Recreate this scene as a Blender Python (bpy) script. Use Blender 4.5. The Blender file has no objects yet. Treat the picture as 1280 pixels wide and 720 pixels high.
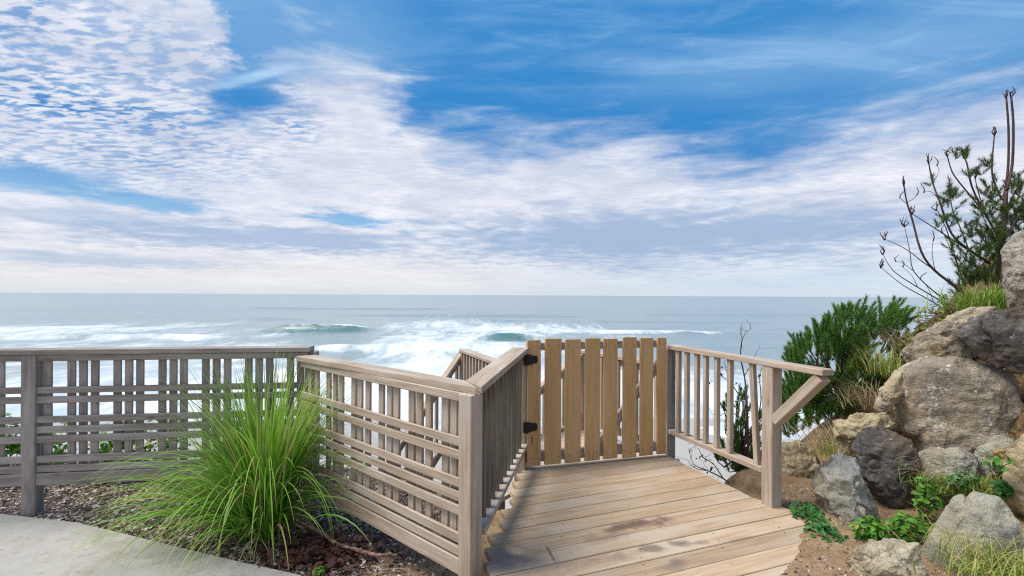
import bpy, bmesh, math, random
import numpy as np
from mathutils import Vector, Matrix

random.seed(7)
rng = np.random.default_rng(11)
scn = bpy.context.scene
col = scn.collection
R = math.radians
F = 610.0          # focal length in photo pixels (17 mm on full frame)
EYE = 1.4          # eye height above the deck
SEA = -14.0

def hor(px): return 369.0 + 0.0052 * (px - 640)
def D(px, py, d):            # world point seen at pixel (px,py), d metres ahead
    return Vector(((px - 640) * d / F, d, EYE - (py - hor(px)) * d / F))
def W(px, py, z=0.0):        # world point seen at pixel on height z
    return D(px, py, F * (EYE - z) / (py - hor(px)))
def unit(v):
    v = np.asarray(v, float); return v / (np.linalg.norm(v, axis=-1, keepdims=True) + 1e-12)

# ------------------------------------------------------------------ noise
def _hash(ix, iy, iz, seed):
    n = (ix * 374761393 + iy * 668265263 + iz * 2147483647 + seed * 1274126177) & 0xFFFFFFFF
    n = ((n ^ (n >> 13)) * 1274126177) & 0xFFFFFFFF
    return ((n ^ (n >> 16)) & 0xFFFF) / 65535.0
def vnoise(p, seed=0):
    p = np.asarray(p, float)
    i = np.floor(p).astype(np.int64); f = p - i
    f = f * f * (3 - 2 * f)
    r = 0
    for a in (0, 1):
        wx = f[..., 0] if a else 1 - f[..., 0]
        for b in (0, 1):
            wy = f[..., 1] if b else 1 - f[..., 1]
            for c in (0, 1):
                wz = f[..., 2] if c else 1 - f[..., 2]
                r = r + wx * wy * wz * _hash(i[..., 0] + a, i[..., 1] + b, i[..., 2] + c, seed)
    return r
def fbm(p, octv=4, seed=0, gain=.5):
    p = np.asarray(p, float); a = 1.0; s = 0; t = 0
    for k in range(octv):
        s = s + a * (vnoise(p, seed + k) - .5); t += a; p = p * 2.03 + 7.1; a *= gain
    return s / t * 2
def sstep(a, b, x):
    t = np.clip((x - a) / (b - a), 0, 1); return t * t * (3 - 2 * t)

# ------------------------------------------------------------------ object helpers
ORG = {}
def tag(o, label=None, cat=None, group=None, kind=None):
    if label: o['label'] = label
    if cat: o['category'] = cat
    if group: o['group'] = group
    if kind: o['kind'] = kind
    return o
def empty(name, loc, label, cat, group=None):
    o = bpy.data.objects.new(name, None); col.objects.link(o)
    o.empty_display_size = .1
    o.location = loc; ORG[o.name] = Vector(loc)
    return tag(o, label, cat, group)
def link_mesh(name, me, parent=None, origin=None):
    o = bpy.data.objects.new(name, me); col.objects.link(o)
    if parent is not None:
        o.parent = parent; org = ORG[parent.name]
    else:
        org = Vector(origin) if origin is not None else Vector((0, 0, 0)); o.location = org
    ORG[o.name] = org
    return o, org
class MB:
    def __init__(s): s.v = []; s.f = []; s.g = []; s.n = 0
    def add(s, v, f, g=None):
        v = np.asarray(v, float)
        s.v.append(v); s.f += [tuple(i + s.n for i in q) for q in f]
        s.g.append(np.zeros_like(v) if g is None else np.asarray(g, float)); s.n += len(v)
    def hexa(s, c8, ch=.004):
        """c8: corners indexed [a][b][c] flattened, a along length, b width, c height"""
        c = np.asarray(c8, float).reshape(2, 2, 2, 3)
        L = [np.linalg.norm(c[1, 0, 0] - c[0, 0, 0]), np.linalg.norm(c[0, 1, 0] - c[0, 0, 0]), np.linalg.norm(c[0, 0, 1] - c[0, 0, 0])]
        L = [max(l, 1e-4) for l in L]
        e = [min(.3, ch / l) for l in L]
        off = rng.uniform(0, 60, 3)
        V = []; G = []; idx = {}
        for a in (0, 1):
            for b in (0, 1):
                for d in (0, 1):
                    for k in range(3):    # vertex kept on the face of axis k
                        t = [abs(x - e[m]) if m != k else x for m, x in enumerate((a, b, d))]
                        p = 0
                        for i in (0, 1):
                            for j in (0, 1):
                                for l in (0, 1):
                                    w = (t[0] if i else 1 - t[0]) * (t[1] if j else 1 - t[1]) * (t[2] if l else 1 - t[2])
                                    p = p + w * c[i, j, l]
                        idx[(a, b, d, k)] = len(V); V.append(p)
                        G.append([t[0] * L[0] + off[0], t[1] * L[1] + off[1], t[2] * L[2] + off[2]])
        Fc = []
        def q(*ks): Fc.append(tuple(idx[k] for k in ks))
        for x in (0, 1):
            q((x, 0, 0, 0), (x, 1, 0, 0), (x, 1, 1, 0), (x, 0, 1, 0))
            q((0, x, 0, 1), (1, x, 0, 1), (1, x, 1, 1), (0, x, 1, 1))
            q((0, 0, x, 2), (1, 0, x, 2), (1, 1, x, 2), (0, 1, x, 2))
        for a in (0, 1):
            for b in (0, 1):
                q((a, b, 0, 0), (a, b, 1, 0), (a, b, 1, 1), (a, b, 0, 1))
                q((a, 0, b, 0), (a, 1, b, 0), (a, 1, b, 2), (a, 0, b, 2))
                q((0, a, b, 1), (1, a, b, 1), (1, a, b, 2), (0, a, b, 2))
                for d in (0, 1): q((a, b, d, 0), (a, b, d, 1), (a, b, d, 2))
        s.add(V, Fc, G); return s
    def beam(s, p, q, w, h, up=(0, 0, 1), ch=.004):
        """box from p to q (centre line), w sideways, h along up"""
        p = Vector(p); q = Vector(q); d = (q - p).normalized()
        sd = d.cross(Vector(up)).normalized(); u = sd.cross(d).normalized()
        c = [e + sd * (b * w) + u * (k * h) for e in (p, q) for b in (-.5, .5) for k in (-.5, .5)]
        return s.hexa([tuple(x) for x in c], ch)
    def post(s, x, y, z0, z1, ang, sx=.089, sy=.089, ch=.005):
        d = Vector((math.cos(ang), math.sin(ang), 0))
        return s.beam((x, y, z0), (x, y, z1), sx, sy, up=(-d.y, d.x, 0), ch=ch)
    def slab(s, corners, th, ch=.004):
        """corners: near-left,far-left(…)=a0b0,a0b1,a1b0,a1b1 top points; th downwards"""
        c = []
        for p in corners:
            p = Vector(p); c += [tuple(p - Vector((0, 0, th))), tuple(p)]
        return s.hexa(c, ch)
    def tube(s, pts, r0, r1=None, n=6):
        pts = [np.asarray(p, float) for p in pts]; m = len(pts); r1 = r0 if r1 is None else r1
        V = []
        for i, p in enumerate(pts):
            d = unit(pts[min(i + 1, m - 1)] - pts[max(i - 1, 0)])
            a = unit(np.cross(d, [.31, .2, .93] if abs(d[2]) < .9 else [1, 0, 0])); b = np.cross(d, a)
            r = r0 + (r1 - r0) * i / (m - 1)
            V += [p + r * (a * math.cos(2 * math.pi * k / n) + b * math.sin(2 * math.pi * k / n)) for k in range(n)]
        Fc = [(i * n + k, i * n + (k + 1) % n, (i + 1) * n + (k + 1) % n, (i + 1) * n + k) for i in range(m - 1) for k in range(n)]
        Fc += [tuple(range(n))[::-1], tuple((m - 1) * n + k for k in range(n))]
        s.add(V, Fc); return s
    def build(s, name, mat, parent=None, origin=None, smooth=False, label=None):
        me = bpy.data.meshes.new(name)
        o, org = link_mesh(name, me, parent, origin)
        v = np.concatenate(s.v) - np.array(org)
        me.from_pydata(v.tolist(), [], s.f)
        a = me.attributes.new('gc', 'FLOAT_VECTOR', 'POINT')
        a.data.foreach_set('vector', np.concatenate(s.g).astype(np.float32).ravel())
        bm = bmesh.new(); bm.from_mesh(me); bmesh.ops.recalc_face_normals(bm, faces=bm.faces); bm.to_mesh(me); bm.free()
        if smooth:
            for p in me.polygons: p.use_smooth = True
        for m_ in (mat if isinstance(mat, (list, tuple)) else [mat]): me.materials.append(m_)
        if label: o['label'] = label
        return o
def np_mesh(name, V, faces, mat, parent=None, origin=None, attrs=None, smooth=True):
    """fast mesh from numpy: faces (n,3) or (n,4)"""
    me = bpy.data.meshes.new(name)
    o, org = link_mesh(name, me, parent, origin)
    V = np.asarray(V, float) - np.array(org); faces = np.asarray(faces, np.int32)
    n, k = faces.shape
    me.vertices.add(len(V)); me.vertices.foreach_set('co', V.astype(np.float32).ravel())
    me.loops.add(n * k); me.loops.foreach_set('vertex_index', faces.ravel())
    me.polygons.add(n); me.polygons.foreach_set('loop_start', np.arange(0, n * k, k, dtype=np.int32))
    me.polygons.foreach_set('loop_total', np.full(n, k, np.int32))
    me.polygons.foreach_set('use_smooth', np.full(n, smooth))
    for nm, val in (attrs or {}).items():
        a = me.attributes.new(nm, 'FLOAT', 'POINT'); a.data.foreach_set('value', np.asarray(val, np.float32).ravel())
    me.materials.append(mat); me.update(calc_edges=True); me.validate()
    return o

# ------------------------------------------------------------------ material helpers
class T:
    def __init__(s, nt): s.nt = nt
    def n(s, typ, ins=None, **pr):
        nd = s.nt.nodes.new('ShaderNode' + typ)
        for k, v in pr.items(): setattr(nd, k, v)
        for k, v in (ins or {}).items():
            sk = nd.inputs[k]
            if isinstance(v, bpy.types.NodeSocket): s.nt.links.new(v, sk)
            else:
                if isinstance(v, (tuple, list)) and sk.type == 'RGBA' and len(v) == 3: v = (*v, 1)
                sk.default_value = v
        return nd
    def m(s, op, a, b=0.0, c=0.0, clamp=False):
        return s.n('Math', {0: a, 1: b, 2: c}, operation=op, use_clamp=clamp).outputs[0]
    def mix(s, fac, a, b, mode='MIX'):
        nd = s.n('Mix', None, data_type='RGBA', blend_type=mode)
        for k, v in ((0, fac), (6, a), (7, b)):
            if isinstance(v, bpy.types.NodeSocket): s.nt.links.new(v, nd.inputs[k])
            else: nd.inputs[k].default_value = v if k == 0 else (*v, 1)
        return nd.outputs[2]
    def noise(s, vec, scale, detail=4, rough=.5, dist=0.0, dim='3D'):
        return s.n('TexNoise', {'Vector': vec, 'Scale': scale, 'Detail': detail, 'Roughness': rough, 'Distortion': dist}, noise_dimensions=dim).outputs[0]
    def step(s, a, b, x):
        return s.n('MapRange', {'Value': x, 'From Min': a, 'From Max': b, 'To Min': 0.0, 'To Max': 1.0}, interpolation_type='SMOOTHSTEP').outputs[0]
    def ramp(s, x, *stops):
        nd = s.n('ValToRGB', {'Fac': x}); cr = nd.color_ramp
        while len(cr.elements) < len(stops): cr.elements.new(.5)
        for e, (p, c) in zip(cr.elements, stops): e.position = p; e.color = (*c, 1)
        return nd.outputs[0]
    def map(s, vec, scale=(1, 1, 1), loc=(0, 0, 0), rot=(0, 0, 0)):
        return s.n('Mapping', {'Vector': vec, 'Location': loc, 'Rotation': rot, 'Scale': scale}).outputs[0]
def newmat(name):
    m = bpy.data.materials.new(name); m.use_nodes = True; m.node_tree.nodes.clear()
    t = T(m.node_tree); t.out = t.n('OutputMaterial'); return m, t
def finish(t, color, rough=.8, bump=None, bstr=.3, bdist=.01, spec=.3, **extra):
    ins = {'Base Color': color, 'Roughness': rough, 'Specular IOR Level': spec}; ins.update(extra)
    if bump is not None:
        ins['Normal'] = t.n('Bump', {'Height': bump, 'Strength': bstr, 'Distance': bdist}).outputs[0]
    p = t.n('BsdfPrincipled', ins)
    t.nt.links.new(p.outputs[0], t.out.inputs[0]); return p

def wood(name, light, dark, knot=(.10, .06, .035), vary=.25, silver=None, knots=1.0, stains=None):
    m, t = newmat(name)
    gc = t.n('Attribute', attribute_name='gc').outputs['Vector']
    pos = t.n('NewGeometry')
    rnd = pos.outputs['Random Per Island']
    wv = t.n('VectorMath', {0: gc, 1: t.n('VectorMath', {0: t.n('TexNoise', {'Vector': t.map(gc, (1.3, 6, 6)), 'Scale': 1.0, 'Detail': 2}).outputs['Color'], 3: .03}, operation='SCALE').outputs[0]}, operation='ADD').outputs[0]
    g1 = t.noise(t.map(wv, (2.2, 55, 55)), 1.0, 6, .65)
    g2 = t.noise(t.map(wv, (9, 240, 240)), 1.0, 3, .6)
    big = t.noise(t.map(gc, (1.6, 5, 5)), 1.0, 5, .6)
    c = t.mix(t.step(.3, .72, g1), dark, light)
    c = t.mix(t.m('MULTIPLY', t.step(.5, .75, g2), .35), c, dark)
    if silver: c = t.mix(t.m('MULTIPLY', t.step(.42, .66, big), .75), c, silver)
    vo = t.n('TexVoronoi', {'Vector': t.map(wv, (3.2, 13, 13)), 'Scale': 1.0, 'Randomness': 1.0})
    kn = t.m('SUBTRACT', 1.0, t.step(.03, .16, vo.outputs['Distance']))
    kn = t.m('MULTIPLY', kn, t.step(.60 , .68, t.n('SeparateColor', {0: vo.outputs['Color']}).outputs[0]))
    c = t.mix(t.m('MULTIPLY', kn, .75 * knots), c, knot)
    v = t.m('ADD', 1 - vary, t.m('MULTIPLY', rnd, 2 * vary))
    v = t.m('MULTIPLY', v, t.m('ADD', .8, t.m('MULTIPLY', big, .4)))
    c = t.mix(1.0, c, t.n('CombineColor', {0: v, 1: v, 2: v}).outputs[0], 'MULTIPLY')
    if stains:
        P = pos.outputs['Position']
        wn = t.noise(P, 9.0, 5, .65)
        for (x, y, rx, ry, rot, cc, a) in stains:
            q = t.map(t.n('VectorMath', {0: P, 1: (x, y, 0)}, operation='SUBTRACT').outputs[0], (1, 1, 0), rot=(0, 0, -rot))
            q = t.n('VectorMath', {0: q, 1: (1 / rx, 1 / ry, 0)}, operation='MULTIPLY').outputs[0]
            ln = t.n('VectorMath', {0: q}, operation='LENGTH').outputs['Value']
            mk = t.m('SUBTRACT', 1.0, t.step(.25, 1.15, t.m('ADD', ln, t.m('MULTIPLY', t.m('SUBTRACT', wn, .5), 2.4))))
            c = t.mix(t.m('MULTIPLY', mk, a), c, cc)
    finish(t, c, .78, t.m('ADD', g1, t.m('MULTIPLY', g2, .5)), .5, .004, .25)
    return m

def leafmat(name, c1, c2, tip=None, trans=.35, rough=.5, third=None):
    m, t = newmat(name)
    geo = t.n('NewGeometry'); rnd = geo.outputs['Random Per Island']
    c = t.mix(rnd, c1, c2)
    if third: c = t.mix(t.step(.86, .9, t.m('FRACT', t.m('MULTIPLY', rnd, 17.3))), c, third)
    if tip: c = t.mix(t.step(.55, 1.0, t.n('Attribute', attribute_name='tt').outputs['Fac']), c, tip)
    cl = t.noise(geo.outputs['Position'], 6.0, 2)
    v = t.m('ADD', .7, t.m('MULTIPLY', cl, .6))
    c = t.mix(1.0, c, t.n('CombineColor', {0: v, 1: v, 2: v}).outputs[0], 'MULTIPLY')
    p = t.n('BsdfPrincipled', {'Base Color': c, 'Roughness': rough, 'Specular IOR Level': .35})
    tr = t.n('BsdfTranslucent', {'Color': c})
    mx = t.n('MixShader', {0: trans, 1: p.outputs[0], 2: tr.outputs[0]})
    t.nt.links.new(mx.outputs[0], t.out.inputs[0]); return m

def rockmat(name, a, b, c3, lichen=.5, scale=1.0, tan=None):
    m, t = newmat(name)
    P = t.n('NewGeometry').outputs['Position']
    oi = t.n('ObjectInfo').outputs['Random']
    P = t.n('VectorMath', {0: P, 1: t.n('CombineXYZ', {0: t.m('MULTIPLY', oi, 37), 1: t.m('MULTIPLY', oi, 91)}).outputs[0]}, operation='ADD').outputs[0]
    n1 = t.noise(P, 3.2 * scale, 8, .62, .6); n2 = t.noise(P, 14 * scale, 8, .7, .3); n3 = t.noise(P, 60, 5, .7)
    st = t.noise(t.map(P, (2, 2, 9), rot=(.5, .35, .3)), 2.0, 6, .6)
    c = t.mix(t.step(.35, .65, n1), a, b)
    c = t.mix(t.m('MULTIPLY', t.step(.54, .66, n2), .55), c, c3)
    c = t.mix(t.m('MULTIPLY', t.step(.54, .62, t.noise(P, 4.5 * scale, 7, .6, 1.2)), .7), c, c3)
    c = t.mix(t.m('MULTIPLY', t.step(.55, .72, st), .5), c, t.mix(.5, a, c3))
    if tan: c = t.mix(t.m('MULTIPLY', t.step(.5, .66, t.noise(P, 2.1, 5, .6)), .75), c, tan)
    dk = t.m('MULTIPLY', t.step(.56, .44, n3), t.step(.42, .55, n2))
    c = t.mix(t.m('MULTIPLY', dk, .5), c, (.05, .045, .04))
    vz = t.n('TexVoronoi', {'Vector': t.n('VectorMath', {0: t.map(P, (1, 1, 1.5), rot=(.4, .3, .2)), 1: t.n('VectorMath', {0: t.n('TexNoise', {'Vector': P, 'Scale': 4.0, 'Detail': 5}).outputs['Color'], 3: .30}, operation='SCALE').outputs[0]}, operation='ADD').outputs[0], 'Scale': 4.2 * scale})
    vr = t.n('SeparateColor', {0: vz.outputs['Color']}).outputs
    c = t.mix(t.m('MULTIPLY', t.step(.45, .9, vr[0]), .45), c, b)
    c = t.mix(t.m('MULTIPLY', t.step(.6, .95, vr[1]), .55), c, c3)
    # pale lichen in patches and specks
    lc = t.m('MULTIPLY', t.step(.56, .64, t.noise(P, 5.0, 4, .6)), t.step(.5, .6, t.noise(P, 34, 5, .7)))
    c = t.mix(t.m('MULTIPLY', lc, lichen), c, (.62, .62, .58))
    vo = t.n('TexVoronoi', {'Vector': P, 'Scale': 30.0, 'Randomness': 1.0})
    sp = t.m('MULTIPLY', t.step(.2, .12, vo.outputs['Distance']), t.step(.86, .88, t.n('SeparateColor', {0: vo.outputs['Color']}).outputs[1]))
    c = t.mix(t.m('MULTIPLY', sp, lichen * 1.2), c, (.72, .72, .68))
    h = t.m('ADD', t.m('MULTIPLY', n2, .7), t.m('MULTIPLY', n3, .35))
    h = t.m('ADD', t.m('ADD', h, t.m('MULTIPLY', st, .5)), t.m('MULTIPLY', vr[2], .9))
    finish(t, c, .85, h, 1.0, .045, .25)
    return m

# ------------------------------------------------------------------ camera
cam = bpy.data.cameras.new('camera'); cam.sensor_width = 36; cam.lens = F / 1280 * 36
cam.shift_y = 9 / 1280; cam.clip_end = 200000; cam.clip_start = .05
co = bpy.data.objects.new('camera', cam); col.objects.link(co)
co.matrix_world = Matrix.Translation((0, 0, EYE)) @ Matrix.Rotation(R(90), 4, 'X') @ Matrix.Rotation(.0052, 4, 'Z')
scn.camera = co

# ------------------------------------------------------------------ light
SUN_EL, SUN_DIR = R(60), Vector((-.97, .02, 0)).normalized()
sd = Vector((SUN_DIR.x * math.cos(SUN_EL), SUN_DIR.y * math.cos(SUN_EL), math.sin(SUN_EL)))
sl = bpy.data.lights.new('sun', 'SUN'); sl.energy = 4.2; sl.angle = R(30); sl.color = (1, .93, .83)
so = bpy.data.objects.new('sun', sl); col.objects.link(so); so.location = (-20, 8, 20)
so.rotation_euler = sd.to_track_quat('Z', 'Y').to_euler()

wd = bpy.data.worlds.new('World'); scn.world = wd; wd.use_nodes = True
wd.node_tree.nodes.clear(); t = T(wd.node_tree)
def az(px): return math.atan((px - 640) / F)
def el(px, py): return math.atan((369 - py) * math.cos(az(px)) / F)
SKY_S = .09
gen = t.n('TexCoord').outputs['Generated']
sx = t.n('SeparateXYZ', {0: t.n('VectorMath', {0: gen}, operation='NORMALIZE').outputs[0]})
X, Y, Z = sx.outputs
AZ = t.m('ARCTAN2', X, Y); EL = t.m('ARCSINE', Z)
zc = t.m('ADD', t.m('MAXIMUM', Z, 0.0), .07)
PL = t.n('CombineXYZ', {0: t.m('DIVIDE', X, zc), 1: t.m('DIVIDE', Y, zc)}).outputs[0]
AE = t.n('CombineXYZ', {0: AZ, 1: EL}).outputs[0]
sky = t.n('TexSky', None, sky_type='NISHITA', sun_disc=False, sun_elevation=SUN_EL, sun_rotation=math.atan2(SUN_DIR.x, SUN_DIR.y), altitude=50, air_density=1.0, dust_density=.6, ozone_density=2.0)
hs = t.n('HueSaturation', {'Saturation': 1.18, 'Value': 1.0, 'Color': sky.outputs[0]}).outputs[0]
# deepen the blue high up, keep the horizon light
deep = t.step(.02, .42, EL)
blue = t.mix(deep, hs, t.mix(1.0, hs, (.62, .80, 1.0), 'MULTIPLY'))
blue = t.mix(.85, blue, t.ramp(t.m('DIVIDE', EL, .6), (0, (6.0, 7.2, 8.2)), (.14, (3.6, 6.4, 9.0)), (.38, (.18, 2.35, 6.0)), (1, (.6, 2.9, 6.6))))
w1 = t.noise(PL, .9, 6, .6, .6); w2 = t.noise(PL, 3.2, 7, .62, .35)
wst = t.noise(t.map(PL, (.7, 3.0, 1), rot=(0, 0, R(-18))), 1.6, 8, .6, .5)
wae = t.noise(t.map(AE, (2.5, 14, 1), rot=(0, 0, R(6))), 2.0, 6, .6, .4)
# edge of the cloud sheet
pts = [(-400, -3000), (0, -900), (110, -420), (205, -150), (262, 30), (282, 105), (300, 130), (335, 108), (420, 88), (480, 122), (550, 184), (640, 190), (720, 180), (800, 188), (930, 204), (1020, 190), (1120, 152), (1280, 128)]
AZw = t.m('ADD', AZ, t.m('ADD', t.m('MULTIPLY', t.m('SUBTRACT', t.noise(PL, 2.4, 7, .65, .3), .5), .42), t.m('MULTIPLY', t.m('SUBTRACT', t.noise(PL, .9, 3, .5), .5), .15)))
fc = t.n('FloatCurve', {1: t.m('DIVIDE', t.m('ADD', AZw, 1.6), 3.2)})
cv = fc.mapping.curves[0]
q = [(0.0, 1.0)] + [((az(px) + 1.6) / 3.2, (el(px, py) + .1) / 1.6) for px, py in pts] + [(1.0, .3)]
while len(cv.points) < len(q): cv.points.new(.5, .5)
for p_, (a, b) in zip(cv.points, q): p_.location = (a, b); p_.handle_type = 'AUTO_CLAMPED'
fc.mapping.update()
EB = t.m('SUBTRACT', t.m('MULTIPLY', fc.outputs[0], 1.6), .1)
edge = t.m('ADD', t.m('SUBTRACT', EB, EL), t.m('ADD', t.m('MULTIPLY', t.m('SUBTRACT', wae, .5), .20), t.m('MULTIPLY', t.m('SUBTRACT', w2, .5), .07)))
cover = t.step(-.08, .08, edge)
def blob(px, py, rx, ry, wob=1.5, rot=0.0):
    v = t.n('VectorMath', {0: AE, 1: (az(px), el(px, py), 0)}, operation='SUBTRACT').outputs[0]
    if rot: v = t.map(v, rot=(0, 0, R(-rot)))
    v = t.n('VectorMath', {0: v, 1: (F / rx, F / ry, 0)}, operation='MULTIPLY').outputs[0]
    l = t.n('VectorMath', {0: v}, operation='LENGTH').outputs['Value']
    l = t.m('ADD', l, t.m('MULTIPLY', t.m('SUBTRACT', t.m('ADD', t.m('MULTIPLY', wae, .7), t.m('MULTIPLY', w2, .9)), .8), wob))
    return t.m('SUBTRACT', 1.0, t.step(.3, 1.2, l))
for b in [(40, 226, 80, 17, 1.2, 0), (165, 254, 80, 9, 2.2, 0), (435, 276, 70, 10, 2.6, -6), (300, 118, 45, 30, 1.5, 30)]:
    cover = t.m('MULTIPLY', cover, t.m('SUBTRACT', 1.0, t.m('MULTIPLY', blob(*b), .92)))
# mackerel ripples high on the left
wpl = t.n('VectorMath', {0: PL, 1: t.n('VectorMath', {0: t.n('TexNoise', {'Vector': PL, 'Scale': 4.0, 'Detail': 3}).outputs['Color'], 3: .10}, operation='SCALE').outputs[0]}, operation='ADD').outputs[0]
rip = t.noise(t.map(wpl, (11, 21, 1), rot=(0, 0, R(24))), 1.0, 3, .55)
rip2 = t.noise(t.map(wpl, (9, 40, 1), rot=(0, 0, R(-12))), 1.0, 3, .55)
mk = blob(100, 95, 190, 120, .9)
mk2 = t.m('MAXIMUM', mk, t.m('MULTIPLY', blob(350, 140, 60, 45, .6), .8))
gap = t.m('MULTIPLY', t.step(.58, .40, rip), t.m('MULTIPLY', mk2, t.m('ADD', .55, t.m('MULTIPLY', t.step(.4, .6, w1), .6))))
cover = t.m('MULTIPLY', cover, t.m('SUBTRACT', 1.0, t.m('MULTIPLY', gap, .95, clamp=True)))
# thin cirrus veils over the blue
veil = t.m('MULTIPLY', t.step(.42, .74, wst), t.step(.35, .65, t.noise(PL, .55, 4, .5)))
veil = t.m('ADD', t.m('MULTIPLY', veil, .55), t.m('MULTIPLY', t.step(.5, .75, wae), .22))
veil = t.m('ADD', veil, t.m('MULTIPLY', t.m('MAXIMUM', blob(360, 40, 180, 60, .8), blob(1060, 85, 300, 60, .7)), .30))
veil = t.m('ADD', veil, t.m('MULTIPLY', blob(316, 98, 52, 6, 1.1, 24), .6))
veil = t.m('MULTIPLY', veil, t.m('SUBTRACT', 1.0, t.m('MULTIPLY', blob(780, 160, 300, 42, .6), .92)))
low = t.step(.17, .02, EL)
veil = t.m('MULTIPLY', veil, .85, clamp=True)
cover = t.m('MAXIMUM', cover, t.m('MULTIPLY', low, .72))
cover = t.m('MULTIPLY', cover, .97, clamp=True)
# cloud shading
wsf = t.noise(t.map(AE, (2.5, 11, 1), rot=(0, 0, R(6))), 2.0, 3, .45, .4)
sh = t.m('ADD', t.m('MULTIPLY', w2, .35), t.m('ADD', t.m('MULTIPLY', wsf, .35), t.m('MULTIPLY', w1, .30)))
cc = t.ramp(sh, (.32, (5.2, 5.8, 7.2)), (.48, (7.3, 7.6, 8.6)), (.64, (9.7, 9.8, 10.2)))
cc = t.mix(t.m('MULTIPLY', t.step(.13, .02, EL), .6), cc, t.mix(t.step(-.3, .5, AZ), (8.2, 8.1, 7.8), (5.5, 6.9, 8.3)))
grey = t.m('MAXIMUM', t.m('MULTIPLY', blob(820, 295, 360, 40, 1.6), 1.0), t.m('MULTIPLY', blob(340, 300, 240, 18, 2.2), .85))
grey = t.m('MAXIMUM', grey, t.m('MULTIPLY', blob(130, 328, 110, 9, 1.6), .6))
grey = t.m('MAXIMUM', grey, t.m('MULTIPLY', blob(90, 272, 130, 10, 1.8), .55))
cc = t.mix(grey, cc, (3.7, 4.9, 6.9))
# a haze line just above the horizon
cc = t.mix(t.m('MULTIPLY', t.step(.025, .0, EL), .6), cc, (6.4, 7.2, 7.9))
blue = t.mix(veil, blue, (4.6, 7.0, 9.2))
cc = t.mix(t.m('MULTIPLY', t.step(.62, .38, rip2), t.m('MULTIPLY', t.step(.08, .2, EL), .35)), cc, (5.2, 5.9, 7.6))
final = t.mix(cover, blue, cc)
final = t.mix(t.step(-.002, -.02, EL), final, (3.5, 4.2, 4.6))
bg = t.n('Background', {'Color': final, 'Strength': SKY_S})
t.nt.links.new(bg.outputs[0], t.n('OutputWorld').inputs[0])

scn.cycles.use_denoising = False; scn.cycles.use_adaptive_sampling = False; scn.cycles.filter_width = 1.2; scn.cycles.max_bounces = 6; scn.cycles.sample_clamp_indirect = 4
vs = scn.view_settings; vs.view_transform = 'Standard'; vs.look = 'None'; vs.exposure = .2; vs.gamma = 1; vs.use_curve_mapping = False

# ------------------------------------------------------------------ materials
def pst(px, py): p = W(px, py); return p.x, p.y
st = []
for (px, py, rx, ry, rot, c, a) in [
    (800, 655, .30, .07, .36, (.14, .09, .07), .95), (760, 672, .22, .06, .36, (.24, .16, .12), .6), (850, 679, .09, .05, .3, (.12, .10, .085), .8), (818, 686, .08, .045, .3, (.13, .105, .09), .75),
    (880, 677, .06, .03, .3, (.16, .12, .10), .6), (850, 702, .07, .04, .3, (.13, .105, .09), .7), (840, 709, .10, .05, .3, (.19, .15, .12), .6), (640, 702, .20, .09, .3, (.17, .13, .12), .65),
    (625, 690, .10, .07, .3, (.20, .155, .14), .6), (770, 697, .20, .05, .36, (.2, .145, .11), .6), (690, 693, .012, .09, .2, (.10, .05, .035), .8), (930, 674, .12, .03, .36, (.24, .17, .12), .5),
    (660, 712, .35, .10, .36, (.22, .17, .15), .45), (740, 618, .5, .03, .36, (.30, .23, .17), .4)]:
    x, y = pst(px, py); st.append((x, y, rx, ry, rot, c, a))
M_DECK = wood('deck_wood', (.47, .357, .24), (.325, .232, .15), (.22, .145, .085), .16, (.41, .345, .275), .4, st)
M_FENCE = wood('weathered_wood', (.47, .39, .31), (.28, .215, .165), (.13, .08, .05), .22, (.42, .375, .33))
M_GREY = wood('grey_weathered_wood', (.335, .295, .272), (.185, .155, .14), (.08, .06, .05), .24, (.37, .34, .32))
M_SHADED = wood('shaded_weathered_wood', (.20, .175, .14), (.12, .105, .08), (.07, .06, .05), .12, (.22, .20, .17))  # weathered wood, shade on the walkway balusters' inner faces put into the darker colour
M_GATE = wood('new_cedar', (.56, .37, .18), (.42, .265, .12), (.15, .07, .03), .14, (.50, .34, .18), 1.2)
M_LAND = wood('landing_wood', (.50, .41, .33), (.38, .31, .245), (.24, .17, .12), .10, (.48, .43, .38), .4)

m, t = newmat('black_iron'); finish(t, (.012, .012, .013), .5, t.noise(t.n('NewGeometry').outputs['Position'], 90, 3), .2, .002); M_IRON = m

m, t = newmat('concrete')
P = t.n('NewGeometry').outputs['Position']
c = t.mix(t.step(.3, .7, t.noise(P, 2.5, 6, .6)), (.30, .295, .27), (.385, .378, .35))
c = t.mix(t.m('MULTIPLY', t.step(.58, .68, t.noise(P, 120, 3, .6)), .5), c, (.56, .54, .48))
c = t.mix(t.m('MULTIPLY', t.step(.6, .7, t.noise(P, 70, 4, .7)), .45), c, (.24, .22, .18))
c = t.mix(t.m('MULTIPLY', t.step(.5, .66, t.noise(P, 2.6, 8, .68, .8)), .5), c, (.22, .20, .16))
c = t.mix(t.m('MULTIPLY', t.step(.57, .63, t.noise(P, 17, 5, .65)), .35), c, (.20, .18, .14))
finish(t, c, .85, t.noise(P, 110, 4, .6), .35, .004, .25); M_CONC = m

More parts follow.
